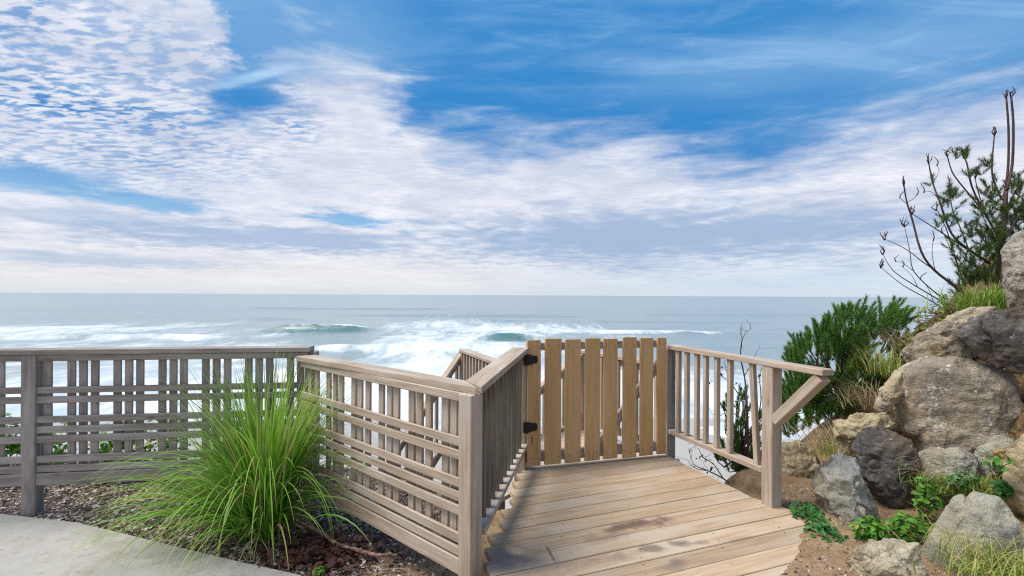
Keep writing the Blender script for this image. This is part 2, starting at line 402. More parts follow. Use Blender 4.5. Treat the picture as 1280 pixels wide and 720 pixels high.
m, t = newmat('ground')
P = t.n('NewGeometry').outputs['Position']
s3 = t.n('SeparateXYZ', {0: P}); px_, py_, pz_ = s3.outputs
n1 = t.noise(P, 5, 6, .65); n2 = t.noise(P, 38, 6, .7); n3 = t.noise(P, 150, 3, .6)
mulch = t.ramp(n2, (.32, (.02, .016, .013)), (.52, (.07, .05, .037)), (.68, (.2, .16, .125)))
soil = t.mix(t.step(.35, .65, n1), (.23, .15, .085), (.36, .245, .145))
soil = t.mix(t.m('MULTIPLY', t.step(.54, .64, n2), .75), soil, (.14, .085, .05))
soil = t.mix(t.m('MULTIPLY', t.step(.6, .68, n3), .6), soil, (.52, .42, .30))
c = t.mix(t.step(-1.05, -.35, t.m('ADD', px_, t.m('MULTIPLY', t.m('SUBTRACT', n1, .5), .7))), mulch, soil)
bank = t.ramp(n2, (.34, (.03, .024, .014)), (.5, (.11, .075, .036)), (.68, (.25, .165, .075)))
c = t.mix(t.m('MULTIPLY', t.step(.12, .4, pz_), 1.0), c, bank)
cliff = t.ramp(t.noise(P, 1.5, 6, .6), (.35, (.03, .045, .016)), (.55, (.09, .085, .04)), (.7, (.19, .15, .1)))
c = t.mix(t.step(-.7, -1.3, pz_), c, cliff)
sand = t.mix(t.noise(P, .25, 5, .6), (.34, .325, .30), (.42, .40, .37))
wet = t.step(-13.55, -13.95, t.m('ADD', pz_, t.m('MULTIPLY', t.noise(P, .12, 4), .2)))
sand = t.mix(wet, sand, (.36, .36, .36))
c = t.mix(t.step(-12.0, -13.1, pz_), c, sand)
finish(t, c, .92, t.m('ADD', n2, t.m('MULTIPLY', n3, .5)), .8, .02, .2); M_GROUND = m

m, t = newmat('gravel')
rnd = t.n('NewGeometry').outputs['Random Per Island']
c = t.ramp(rnd, (0, (.02, .017, .015)), (.3, (.085, .06, .05)), (.55, (.18, .14, .12)), (.78, (.36, .295, .27)), (1, (.62, .54, .52)))
finish(t, c, .85); M_GRAVEL = m

M_BARK = newmat('bark')[0]; t = T(M_BARK.node_tree); t.out = [n for n in t.nt.nodes if n.type == 'OUTPUT_MATERIAL'][0]
P = t.n('NewGeometry').outputs['Position']
finish(t, t.ramp(t.noise(P, 60, 4, .6), (.35, (.045, .028, .026)), (.65, (.13, .085, .075))), .85, t.noise(P, 120, 3), .5, .004)
m, t = newmat('driftwood'); P = t.n('NewGeometry').outputs['Position']
finish(t, t.ramp(t.noise(P, 30, 5, .65), (.35, (.10, .055, .045)), (.55, (.27, .17, .14)), (.7, (.42, .32, .27))), .85, t.noise(P, 70, 4), .7, .006); M_DRIFT = m
M_BLADE = leafmat('grass_blade', (.10, .30, .022), (.21, .43, .045), (.33, .48, .09), .4, third=(.42, .36, .16))
M_GRASS = leafmat('bright_grass', (.13, .27, .025), (.26, .40, .05), (.44, .44, .12), .35, third=(.45, .36, .17))
M_OLIVE = leafmat('mixed_grass', (.22, .31, .05), (.34, .40, .09), (.50, .46, .18), .3, third=(.50, .38, .2))
M_DRY = leafmat('dry_grass', (.36, .27, .14), (.52, .42, .26), (.55, .46, .32), .25)
M_NEEDLE = leafmat('pine_needle', (.045, .145, .025), (.13, .29, .04), (.27, .42, .08), .25, .45)
M_NEEDLE2 = leafmat('sparse_pine_needle', (.04, .085, .018), (.10, .15, .03), (.17, .19, .05), .15, .5)
M_IVY = leafmat('ivy_leaf', (.02, .09, .02), (.06, .2, .03), None, .2, .4)
M_COVER = leafmat('creeper_leaf', (.06, .22, .02), (.16, .36, .04), None, .3, .45, third=(.30, .20, .07))
M_SCRUB = leafmat('scrub_leaf', (.10, .14, .03), (.22, .22, .06), None, .3, .5, third=(.30, .12, .06))
M_RED = leafmat('dead_leaf', (.05, .022, .017), (.13, .055, .038), None, .1, .6)
m, t = newmat('berry'); finish(t, t.mix(t.n('NewGeometry').outputs['Random Per Island'], (.24, .20, .05), (.30, .15, .05)), .35); M_BERRY = m

RK = {
 'grey': rockmat('grey_rock', (.27, .25, .215), (.40, .38, .33), (.15, .125, .09), .8, 1.0, (.30, .24, .15)),
 'light': rockmat('light_grey_rock', (.40, .395, .345), (.58, .57, .52), (.24, .20, .14), 1.0, .8, (.40, .34, .23)),
 'dark': rockmat('charcoal_rock', (.095, .09, .086), (.19, .18, .17), (.045, .042, .042), .3, 1.2, (.15, .115, .08)),
 'tan': rockmat('tan_rock', (.36, .295, .185), (.53, .45, .285), (.17, .115, .06), .4, 1.0),
 'mix': rockmat('mottled_rock', (.34, .295, .22), (.48, .425, .32), (.20, .175, .145), 1.3, .7, (.45, .33, .165)),
 'cream': rockmat('cream_rock', (.46, .41, .29), (.58, .53, .40), (.30, .25, .16), .5, 1.2),
 'slate': rockmat('slate_rock', (.30, .295, .235), (.42, .405, .325), (.20, .21, .225), .4, .7, (.38, .33, .22)),
}

# ------------------------------------------------------------------ terrain, beach, sea
ycx = [-60, -8, -1.7, -.9, -.3, 0, .5, 1.35, 1.75, 2.3, 3.0, 4.5, 8, 60]
ycy = [6.0, 4.9, 4.5, 4.2, 3.7, 3.5, 3.3, 3.4, 3.75, 4.1, 4.7, 5.6, 6.5, 8.0]
dkx = np.array([(1.30, 2.44), (1.466, 2.59), (1.60, 2.75), (1.774, 3.0), (1.75, 3.27)])
def ground(x, y, fine=True):
    x = np.asarray(x, float); y = np.asarray(y, float)
    z3 = np.stack([x, y, np.zeros_like(x)], -1)
    lft = sstep(-.2, .9, x)
    z = -.20 * (1 - lft) + -.10 * lft
    # soil lapping on the right-hand board ends
    ex = np.interp(y, [-50, 1.2, 2.44, 2.59, 2.75, 3.0, 3.27, 3.6], [.5, .9, 1.30, 1.466, 1.60, 1.774, 1.80, 1.78])
    ex = ex + .035 * fbm(z3 * 6, 3, 5) + .02 * fbm(z3 * 22, 2, 6)
    z = z + sstep(-.03, .05, x - ex) * (.112 + .02 * fbm(z3 * 5, 3, 9))
    # rock bank on the right
    x0 = 2.98 - .10 * (y - 3.0)
    b = .2 * np.clip(x - 2.3, 0, 1.2) + np.clip(x - x0, 0, None) * 1.5; b = 1.75 * (1 - np.exp(-b / 1.75 * 1.1))
    b = np.where(x > 3.6, b + .1 * np.clip(x - 3.6, 0, 6), b)
    ya = 3.55 + .62 * np.clip(x - 2.6, -.5, 8)
    b = b * (1 - sstep(ya, ya + 1.5, y))
    z = z + b * (1 + .12 * fbm(z3 * 2.2, 3, 3))
    if fine: z = z + .012 * fbm(z3 * 9, 4, 21) + .05 * fbm(z3 * 1.7, 2, 31) * sstep(2.0, 3.0, x)
    yc = np.interp(x, ycx, ycy)
    s = np.clip(y - yc, 0, None)
    z = z - 1.15 * (s * s / (s + .5)) * (1 + .25 * fbm(z3 * .5, 3, 41))
    beach = -13.2 - (y - 15) * .021 + .05 * fbm(z3 * .12, 2, 51)
    return np.where(s > 0, np.maximum(z, beach), z)
def gz(x, y): return float(ground(np.array([x]), np.array([y]))[0])
def axis(a, b, step, lo, hi, g=1.12):
    c = list(np.arange(a, b, step)); s = step
    while c[-1] < hi: s *= g; c.append(c[-1] + s)
    s = step
    while c[0] > lo: s *= g; c.insert(0, c[0] - s)
    return np.array(c)
def grid_faces(ny, nx):
    i = np.arange((ny - 1) * (nx - 1)); r, c = i // (nx - 1), i % (nx - 1); k = r * nx + c
    return np.stack([k, k + 1, k + nx + 1, k + nx], -1)
gx = axis(-4.2, 4.6, .045, -500, 500); gy = axis(1.6, 5.6, .045, -60, 95)
GX, GY = np.meshgrid(gx, gy)
V = np.stack([GX, GY, ground(GX, GY)], -1).reshape(-1, 3)
o = np_mesh('ground', V, grid_faces(len(gy), len(gx)), M_GROUND)
tag(o, 'cliff top soil falling away to the sandy beach below', 'ground', kind='structure')

# sea: swell, breakers and whitewater
def dsea(py): return F * (EYE - SEA) / (py - 369)
sxx = axis(-330, 330, 2.2, -90000, 90000, 1.10)
yy = [44.0]
while yy[-1] < 120000: yy.append(yy[-1] * (1.0055 if yy[-1] < 900 else 1.06))
syy = np.array(yy)
SX, SY = np.meshgrid(sxx, syy)
p3 = np.stack([SX * .02, SY * .02, np.zeros_like(SX)], -1)
near = 1 - sstep(500, 900, SY)
wob = 22 * fbm(np.stack([SX * .006, SY * .002, SX * 0], -1), 3, 61)
h = .42 * np.sin((SY + wob * 1.4) / 9.5) * near + .30 * fbm(p3 * 5 * np.array([1, 2, 1]), 3, 62) * near
h += .5 * np.sin((SY + wob * 2.2 + SX * .05) / 21.0) * near * (.5 + .5 * fbm(p3 * .6, 2, 64))
foam = np.zeros_like(SX)
def breaker(px0, px1, py, H, w, soft=14, back=6):
    global h, foam
    yc = dsea(py); x0, x1 = (px0 - 640) * yc / F, (px1 - 640) * yc / F
    yl = yc + .35 * wob + 2.2 * fbm(np.stack([SX * .05, SX * 0, SX * 0], -1), 3, int(px0))
    e = sstep(x0 - soft, x0 + soft, SX) * (1 - sstep(x1 - soft, x1 + soft, SX))
    u = SY - yl
    prof = np.where(u < 0, np.exp(-(u / w) ** 2), np.exp(-(u / (w * 2.4)) ** 2))
    h = h + H * e * prof
    return e, u
e, u = breaker(345, 462, 416, 2.6, 3.0, 10); clear1 = e * np.exp(-((u + 2.0) / 5.5) ** 2)
lip = e * np.exp(-((u - .6) / 1.5) ** 2) * .8
e, u = breaker(602, 685, 424, 2.6, 2.6, 7); clear2 = e * np.exp(-((u + 1.5) / 5.0) ** 2)
lip += e * np.exp(-((u - .4) / 1.3) ** 2) * .8
e, u = breaker(-200, 290, 425, 1.6, 3.5); lip += e * np.exp(-((u + 1) / 5.0) ** 2) * .4
e, u = breaker(400, 620, 436, 1.2, 3.0, 8); lip += e * np.exp(-((u + 1) / 4.0) ** 2) * .8
e, u = breaker(690, 900, 416, .9, 4); lip += e * np.exp(-((u + 1) / 4.0) ** 2) * .8
for px0, px1, py, H in [(270, 385, 402, 1.8), (420, 720, 396, 1.9), (60, 200, 399, 1.3), (700, 960, 403, 1.5), (560, 640, 402, 1.9), (800, 1100, 394, 1.6), (-100, 120, 391, 1.6), (930, 1080, 410, 1.0), (300, 560, 388, 1.8)]:
    breaker(px0, px1, py, H, 5.0, 25)
PXX = 640 + SX / SY * F; PYY = 369 + (EYE - SEA) * F / SY     # bearings used only to place the surf zones
st1 = fbm(np.stack([SX * .05, SY * .022, SX * 0], -1), 5, 71, .6)
st2 = fbm(np.stack([SX * .018, SY * .012, SX * 0], -1), 4, 72, .55)
surf_line = np.interp(SX / SY * F + 640, [-200, 0, 150, 300, 420, 480, 600, 700, 850, 1000, 1200], [404, 406, 404, 403, 408, 401, 401, 404, 414, 424, 430])
ysurf = dsea(surf_line)
base = (1 - sstep(ysurf * .80, ysurf * 1.08, SY + 22 * st2))
foam = base * (.54 + .75 * st1 + .55 * st2)
foam += (1 - sstep(70, 125, SY + 18 * st2)) * .42
# thinner foam in the trough between the two teal waves and on the right
g = lambda px, py, rx, ry: np.exp(-(((SX / SY * F + 640 - px) / rx) ** 2 + ((PYY - py) / ry) ** 2))
foam -= .55 * g(425, 438, 45, 20) + .35 * g(860, 428, 120, 22) + .45 * g(960, 436, 80, 24)
foam += .40 * g(545, 425, 60, 28) + .35 * g(120, 420, 170, 8) + .30 * g(740, 407, 90, 5)
foam = np.clip(foam, 0, 1.2) * (1 - .9 * np.clip(clear1 + clear2, 0, 1))
foam += np.clip(clear1 + clear2, 0, 1) * np.clip(fbm(np.stack([SX * .12, SY * .06, SX * 0], -1), 4, 79) * 1.2, 0, .5)
foam = np.clip(foam + lip * np.clip(.9 + 1.6 * fbm(np.stack([SX * .16, SY * .1, SX * 0], -1), 4, 83), 0, 1.6), 0, 1.25)
tn_ = np.clip(.55 + 1.5 * fbm(np.stack([SX * .09, SY * .05, SX * 0], -1), 4, 77), 0, 1)
teal = np.clip(clear1 + clear2, 0, 1) * (.6 + .4 * tn_) + .35 * g(425, 438, 60, 20) + .25 * g(880, 425, 160, 18)
Vs = np.stack([SX, SY, SEA + h * sstep(44, 70, SY)], -1).reshape(-1, 3)

m, t = newmat('sea_water')
P = t.n('NewGeometry').outputs['Position']
fo = t.n('Attribute', attribute_name='foam').outputs['Fac']; te = t.n('Attribute', attribute_name='teal').outputs['Fac']
fn = t.noise(t.map(P, (.11, .035, .2)), 1.0, 9, .68, .9)
fn2 = t.noise(t.map(P, (.5, .16, 1)), 1.0, 7, .7, .6)
fm = t.m('ADD', fo, t.m('ADD', t.m('MULTIPLY', t.m('SUBTRACT', fn, .5), 1.7), t.m('MULTIPLY', t.m('SUBTRACT', fn2, .5), 1.1)))
fm = t.m('MULTIPLY', t.step(.14, 1.0, fm), t.step(.02, .16, fo))
wc = t.mix(t.m('MULTIPLY', te, 1.0, clamp=True), (.26, .315, .33), (.085, .175, .18))
fcol = t.mix(t.step(.35, .62, t.noise(t.map(P, (.10, .03, .1)), 1.0, 8, .68, .8)), (.38, .47, .53), (.66, .695, .72))
c = t.mix(fm, wc, fcol)
rip = t.m('ADD', t.noise(t.map(P, (.22, .5, .3)), 1.0, 6, .6), t.m('MULTIPLY', t.noise(t.map(P, (.02, .07, .1)), 1.0, 5, .6), 2.5))
finish(t, c, t.m('ADD', .28, t.m('MULTIPLY', fm, .5)), rip, .3, .6, t.m('SUBTRACT', .45, t.m('MULTIPLY', fm, .3)))
o = np_mesh('sea', Vs, grid_faces(len(syy), len(sxx)), m, attrs={'foam': foam, 'teal': teal})
tag(o, 'grey blue ocean with white surf and teal breakers', 'sea', kind='structure')

# ------------------------------------------------------------------ concrete path and gravel
edge = [(-9, 4.0), (-3.64, 3.468), (-2.957, 3.34), (-2.226, 3.086), (-1.6, 2.869), (-1.164, 2.73), (-.9, 2.45), (-.75, 1.9), (-.7, 0), (-.7, -6), (-9, -6)]
bm = bmesh.new()
vs_ = [bm.verts.new((x, y, -.165)) for x, y in edge]
f_ = bm.faces.new(vs_); r_ = bmesh.ops.extrude_face_region(bm, geom=[f_])
for v in [g_ for g_ in r_['geom'] if isinstance(g_, bmesh.types.BMVert)]: v.co.z -= .11
bmesh.ops.recalc_face_normals(bm, faces=bm.faces)
bmesh.ops.bevel(bm, geom=[e_ for e_ in bm.edges if all(abs(v.co.z + .165) < 1e-4 for v in e_.verts)], offset=.012, segments=3, affect='EDGES')
me = bpy.data.meshes.new('concrete_path'); bm.to_mesh(me); bm.free(); me.materials.append(M_CONC)
o = bpy.data.objects.new('concrete_path', me); col.objects.link(o)
tag(o, 'curved pale concrete path in the lower left corner', 'path', kind='structure')

def in_poly(x, y, poly):
    ins = np.zeros(x.shape, bool); n = len(poly)
    for i in range(n):
        (x1, y1), (x2, y2) = poly[i], poly[(i + 1) % n]
        c = ((y1 > y) != (y2 > y)) & (x < (x2 - x1) * (y - y1) / (y2 - y1 + 1e-12) + x1); ins ^= c
    return ins
def chips(n, xr, yr, keep, smin, smax, zup=.3, flat=.45):
    x = rng.uniform(*xr, n); y = rng.uniform(*yr, n); k = keep(x, y); x, y = x[k], y[k]; n = len(x)
    z = ground(x, y)
    base = np.array([[1, 0, 0], [.2, .9, 0], [-.9, .4, 0], [-.5, -.8, 0], [.5, -.7, 0], [.1, .1, .9], [-.1, 0, -.9]])
    fc = np.array([[0, 1, 5], [1, 2, 5], [2, 3, 5], [3, 4, 5], [4, 0, 5], [1, 0, 6], [2, 1, 6], [3, 2, 6], [4, 3, 6], [0, 4, 6]])
    s = smin + (smax - smin) * rng.random(n) ** 2.2
    j = base[None] * (1 + rng.uniform(-.35, .35, (n, 7, 3))) * np.stack([s, s * rng.uniform(.45, .9, n), s * flat], -1)[:, None]
    a = rng.uniform(0, 6.28, n); tl = rng.uniform(-.6, .6, n)
    jx, jy, jz = j[..., 0], j[..., 1], j[..., 2]
    jz2 = jz * np.cos(tl)[:, None] + jx * np.sin(tl)[:, None]; jx = jx * np.cos(tl)[:, None] - jz * np.sin(tl)[:, None]
    vx = jx * np.cos(a)[:, None] - jy * np.sin(a)[:, None] + x[:, None]
    vy = jx * np.sin(a)[:, None] + jy * np.cos(a)[:, None] + y[:, None]
    vz = jz2 + (z + s * zup * .5)[:, None]
    V = np.stack([vx, vy, vz], -1).reshape(-1, 3)
    return V, (fc[None] + (np.arange(n) * 7)[:, None, None]).reshape(-1, 3)
bed = lambda x, y: (~in_poly(x, y, edge)) & (y < np.interp(x, ycx, ycy) + .1) & (rng.random(len(x)) < 1 - sstep(-1.0, -.35, x) * .85)
V, fcs = chips(52000, (-4.4, -.25), (2.4, 4.7), bed, .005, .021)
o = np_mesh('gravel', V, fcs, M_GRAVEL, smooth=False); tag(o, 'dark and pale stone chips covering the planting bed', 'gravel', kind='stuff')
rt = lambda x, y: (x > np.interp(y, [2, 2.44, 2.59, 2.75, 3.0, 3.27, 3.6], [1.1, 1.34, 1.5, 1.65, 1.82, 1.84, 1.85]))
V, fcs = chips(5200, (1.2, 2.8), (2.1, 3.6), rt, .002, .011)
o = np_mesh('soil_crumbs', V, fcs, M_GRAVEL, smooth=False); tag(o, 'small stones scattered on the bare soil beside the deck', 'stones', kind='stuff')

# ------------------------------------------------------------------ lattice fences
def s_at(px, A, d):      # distance along plan line A + s d where it crosses the bearing of px
    k = (px - 640) / F
    return (k * A[1] - A[0]) / (d[0] - k * d[1])
LAT = [(.724, .678), (.656, .608), (.512, .465), (.443, .394), (.373, .323), (.231, .180), (.162, .113)]
def lattice(root, A, B, ztop, mat, vs_list, nrm, slat_ext=(0, 0)):
    """A->B plan points of the slat front plane, nrm: plan normal to the viewer"""
    A = Vector((*A, 0)); B = Vector((*B, 0)); d = (B - A).normalized(); n = Vector((*nrm, 0)); L = (B - A).length
    dz = ztop - .994
    for zt, zb in LAT:
        p = A + d * -slat_ext[0] - n * .009 + Vector((0, 0, (zt + zb) / 2 + dz)); q_ = B + d * slat_ext[1] - n * .009 + Vector((0, 0, (zt + zb) / 2 + dz + random.uniform(-.004, .004)))
        MB().beam(p, q_, .018, zt - zb, ch=.003).build('horizontal_slat', mat, root)
    p = A - n * .012 + Vector((0, 0, .062 + dz)); q_ = B - n * .012 + Vector((0, 0, .062 + dz))
    MB().beam(p, q_, .03, .085, ch=.004).build('bottom_board', mat, root)
    p = A - n * .012 + Vector((0, 0, .932 + dz)); q_ = B - n * .012 + Vector((0, 0, .932 + dz))
    MB().beam(p, q_, .03, .046, ch=.004).build('top_rail', mat, root)
    for s in vs_list:
        c_ = A + d * s - n * .0375; tl = random.uniform(-.004, .004)
        MB().beam(c_ + Vector((0, 0, .055 + dz)), c_ + d * tl + Vector((0, 0, .953 + dz)), .018, .052, up=d, ch=.003).build('vertical_slat', mat, root)

# left fence
LA = Vector((-3.416, 3.49)); LB = Vector((-1.598, 3.75)); ld = (LB - LA).normalized(); ln_ = Vector((ld.y, -ld.x))
left = empty('lattice_fence', (-3.4, 3.5, -.19), 'grey slatted fence parallel to the horizon behind the tall grass clump', 'fence')
A0 = LA - ld * 1.7; B0 = LB + ld * .03
vs1 = []
off0 = (LA - A0).length
s81 = s_at(86, (A0.x, A0.y), (ld.x, ld.y))
for k in range(-8, 8):
    for j in range(3):
        s = s81 + .302 * k + .0745 * j
        if .03 < s < (B0 - A0).length - .02: vs1.append(s)
lattice(left, A0, B0, .994, M_GREY, vs1, ln_)
def cap(root, A, B, n, w, ztA, ztB, mat, over=.02, th=.038, cutA=0, cutB=0, name='top_cap'):
    """flat cap: front edge A->B shifted over towards n, width w going back"""
    A = Vector((*A, 0)); B = Vector((*B, 0)); d = (B - A).normalized(); n = Vector((*n, 0))
    a0 = A + n * over; b0 = B + n * over; a1 = a0 - n * w + d * cutA; b1 = b0 - n * w + d * cutB
    z = lambda v, h_: (v.x, v.y, h_)
    return MB().slab([z(a0, ztA), z(a1, ztA), z(b0, ztB), z(b1, ztB)], th).build(name, mat, root)
cap(left, A0 - ld * .05, LB + ld * .05, ln_, .14, .994, .994, M_GREY)
a1 = math.atan2(ld.y, ld.x)
pc = LA + ld * s_at(37.5, (LA.x, LA.y), (ld.x, ld.y)) + ln_ * (.012 - .0445)
MB().post(pc.x, pc.y, -.26, .955, a1).build('post', M_GREY, left)
pc = LB + ld * .045 + ln_ * (-.06)
MB().post(pc.x, pc.y, -.45, .955, a1).build('post', M_GREY, left)

# diagonal fence
FA = Vector((-.235, 2.475)); FB = Vector((-1.585, 3.665)); fd = (FB - FA).normalized(); fn_ = Vector((-abs(fd.y), -abs(fd.x)))
diag = empty('lattice_fence', (-.9, 3.05, -.19), 'sunlit slatted fence panel running diagonally to the front corner post', 'fence')
vs2 = [s_at(px, FA, fd) for px in (405.5, 414, 421, 437, 445, 454.5, 471.5, 481.5, 490.5, 509.5, 519, 531, 551.5, 562.5, 572)]
vs2 += [s_at(px, FA, fd) for px in (383, 391)]
lattice(diag, FA + fd * .03, FB - fd * .0, .938, M_FENCE, [s - .03 for s in vs2], fn_)
PC = Vector((-.207, 2.485))
MB().post(PC.x, PC.y, -.5, .90, math.atan2(fd.y, fd.x) + R(3)).build('post', M_FENCE, diag)
# mitred caps: corner point shared with the walkway rail
GA = Vector((-.148, 2.45)); GB = Vector((.137, 3.915)); gd = (GB - GA).normalized(); gn = Vector((gd.y, -gd.x))   # gn points right, to the walkway
def lx(p, d, q_, e):    # plan line intersection
    den = d.x * e.y - d.y * e.x; s = ((q_.x - p.x) * e.y - (q_.y - p.y) * e.x) / den; return p + d * s
W_CAP = .135
f0 = FA + fn_ * .02; f1 = f0 - fn_ * W_CAP; g0 = GA; g1 = GA - gn * W_CAP
cin = lx(f1, fd, g1, gd); cout = lx(f0, fd, g0, gd)
cA = f0 + fd * ((cin - f0).dot(fd) - .10); cG = g0 + gd * max(.0, ((cin - g0).dot(gd) - .32))
cA = Vector((-.176, 2.442)); cG = Vector((-.150, 2.452))
zt = .938
MB().slab([(cA.x, cA.y, zt), (cin.x - .002, cin.y, zt), (*(FB + fn_ * .02 + fd * .03), zt - .004), (*(FB - fn_ * (W_CAP - .02) + fd * .03), zt - .004)], .038).build('top_cap', M_FENCE, diag)

# walkway railing on the left
walk = empty('railing', (0, 3.2, 0), 'short railing of dark upright balusters left of the boardwalk ending at the gate hinges', 'railing')
gE = GB + gd * .0
MB().slab([(cG.x, cG.y, zt + .001), (cin.x + .002, cin.y + .001, zt + .001), (*gE, .98), (*(gE - gn * W_CAP), .98)], .038).build('top_cap', M_FENCE, walk)
def zr(s, za, zb, L): return za + (zb - za) * s / L
GL = (GB - GA).length
p = GA + gd * .10 - gn * .048; q_ = GB - gn * .048
MB().beam((p.x, p.y, .163), (q_.x, q_.y, .193), .089, .038).build('bottom_rail', M_FENCE, walk)
for k in range(12):
    s = .12 + k * .113; p = GA + gd * s - gn * .055
    MB().beam((p.x, p.y, zr(s, .160, .193, GL) + .02), (p.x + random.uniform(-.003, .003), p.y, zr(s, .938, .98, GL) - .039), .036, .036, up=(gd.x, gd.y, 0), ch=.003).build('baluster', M_SHADED, walk)
p = GA + gd * .05 - gn * .07; q_ = GB - gn * .07
MB().beam((p.x, p.y, .878), (q_.x, q_.y, .918), .03, .045).build('top_rail', M_GREY, walk)
hp = Vector((.075, 3.955)); ga = math.atan2(gd.y, gd.x)
MB().post(hp.x, hp.y, -.6, .942, ga).build('post', M_FENCE, walk)

# ------------------------------------------------------------------ gate
TA = Vector((.128, 3.90)); TB = Vector((1.348, 4.24)); td = (TB - TA).normalized(); tn = Vector((td.y, -td.x))
gate = empty('wooden_gate', (.74, 4.07, 0), 'brown cedar picket gate hung on two black hinges', 'gate')
PK = [(660, 677), (682, 702.5), (707.5, 727), (732.2, 751), (755.5, 773), (779.5, 796.5), (801, 817.5), (822.5, 834)]
for i, (a, b) in enumerate(PK):
    s0, s1 = s_at(a, TA, td), s_at(b, TA, td); p = TA + td * (s0 + s1) / 2 - tn * .0095
    tl = random.uniform(-.003, .003)
    pk = MB(); pk.beam((p.x, p.y, .03 + random.uniform(-.006, .004)), (p.x + tl, p.y, 1.046 + random.uniform(-.007, .005)), .019, s1 - s0, up=(td.x, td.y, 0), ch=.003)
    nf = len(pk.f)
    for z in (.985, .095):
        for u_ in (-.3, .3):
            c_ = TA + td * ((s0 + s1) / 2 + u_ * (s1 - s0) + random.uniform(-.006, .006)) + tn * .0012; zz = z + random.uniform(-.012, .012)
            pk.add([(c_.x + td.x * .0042 * math.cos(a_ * .785), c_.y + td.y * .0042 * math.cos(a_ * .785), zz + .0042 * math.sin(a_ * .785)) for a_ in range(8)], [tuple(range(8))])
    o = pk.build('picket', [M_GATE, M_IRON], gate)
    for q_ in list(o.data.polygons)[nf:]: q_.material_index = 1
for z in (.985, .095):
    p = TA + td * .0 - tn * .039; q_ = TB - td * .005 - tn * .039
    MB().beam((p.x, p.y, z), (q_.x, q_.y, z), .038, .062 if z > .5 else .085).build('rail', M_GREY, gate)
pb, pt = D(745, 566, 4.10), D(826, 459, 4.25)
sb, stp = s_at(746, TA, td), s_at(829, TA, td)
p = TA + td * sb - tn * .040; q_ = TA + td * stp - tn * .040
MB().beam((p.x, p.y, .10), (q_.x, q_.y, .83), .036, .075).build('brace', M_GREY, gate)
for z in (.885, .345):      # strap hinges lying on the first picket and wrapping the post
    h_ = MB(); c_ = TA + tn * .006
    def hp_(s, zz, o=.006): v = TA + td * s + tn * o; return (v.x, v.y, zz)
    pts_ = [(-.035, .042), (.012, .042), (.03, .034), (.072, .03), (.082, .02), (.082, -.02), (.072, -.03), (.03, -.034), (.012, -.042), (-.035, -.042)]
    V_ = [hp_(s, z + k, .002) for s, k in pts_] + [hp_(s, z + k, .009) for s, k in pts_]; n_ = len(pts_)
    h_.add(V_, [tuple(range(n_))[::-1], tuple(range(n_, 2 * n_))] + [(i, (i + 1) % n_, n_ + (i + 1) % n_, n_ + i) for i in range(n_)])
    h_.tube([hp_(-.008, z - .045, .012), hp_(-.008, z + .045, .012)], .011, n=10)
    b_ = h_.build('hinge', M_IRON, gate)
    bo = MB()
    for s, k in ((.03, .0), (.062, .012), (.062, -.012)): bo.tube([hp_(s, z + k, .008), hp_(s, z + k, .013)], .006, n=8)
    bo.build('bolt', M_IRON, b_)

# ------------------------------------------------------------------ right railing
RO = Vector((1.72, 3.22)); rd = Vector((.316, -.949)).normalized(); rn = Vector((.949, .316)).normalized()
rail = empty('railing', (1.748, 3.276, 0), 'railing right of the boardwalk with an angled brace under its free end', 'railing')
def rp(t_, o_): return RO + rd * t_ + rn * o_
tl_, tr_ = -1.118, .362
a0, a1_, b0, b1 = rp(tl_, -.004), rp(tl_, .089), rp(tr_, -.004), rp(tr_, .089)
MB().slab([(*a0, .972), (*a1_, .972), (*b0, .970), (*b1, .970)], .038).build('top_cap', M_FENCE, rail)
p, q_ = rp(-1.11, .0445), rp(-.092, .0445)
MB().beam((*p, .213), (*q_, .222), .080, .038).build('bottom_rail', M_FENCE, rail)
ra = math.atan2(rd.y, rd.x)
p = rp(-.0445, .0445); MB().post(p.x, p.y, -.3, .932, ra).build('post', M_FENCE, rail)
p = rp(-1.17, .05); MB().post(p.x, p.y, -.8, .934, ra).build('post', M_GREY, rail)
RA = (rp(0, .03).x, rp(0, .03).y)
for k, px in enumerate([849, 859.3, 872, 883, 897, 913.5, 943.5]):
    s = s_at(px, RA, rd); v = rp(s, .03)
    top = v if k < 6 else v - rd * .018
    MB().beam((v.x + (rd.x * .03 if k == 6 else 0), v.y + (rd.y * .03 if k == 6 else 0), .235), (top.x, top.y, .932), .036, .036, up=(rd.x, rd.y, 0), ch=.003).build('baluster', M_FENCE, rail)
p, q_ = rp(-.004, .0445), rp(tr_ - .035, .0445)
MB().beam((p.x, p.y, .575), (q_.x, q_.y, .918), .083, .062).build('brace', M_FENCE, rail)

# ------------------------------------------------------------------ deck
TH = R(20.6); eu = Vector((math.cos(TH), math.sin(TH))); ev = Vector((-eu.y, eu.x))
deck = empty('boardwalk', (.8, 3.0, -.05), 'weathered plank boardwalk leading up to the picket gate', 'boardwalk')
def uv(p): return p.dot(eu), p.dot(ev)
rpoly = [Vector(p) for p in ((.2, 1.2), (.9, 2.05), (1.36, 2.40), (1.53, 2.57), (1.68, 2.73), (1.86, 2.98), (1.845, 3.2))] + [rp(-.02, .10), rp(-.10, .02), rp(-1.25, -.0)]
rv = sorted([(uv(p)[1], uv(p)[0]) for p in rpoly])
def uR(v): return float(np.interp(v, [a for a, b in rv], [b for a, b in rv]))
def uL(v): return float(np.interp(v, [1.2, 2.1, 2.32, 2.57, 2.85, 3.6, 4.0], [.35, .66, .765, .834, 1.02, 1.46, 1.60]))
def clip(poly, n, c):   # keep p.n <= c
    out = []
    for i in range(len(poly)):
        a, b = poly[i], poly[(i + 1) % len(poly)]; da, db = a.dot(n) - c, b.dot(n) - c
        if da <= 0: out.append(a)
        if da * db < 0: out.append(a + (b - a) * (da / (da - db)))
    return out
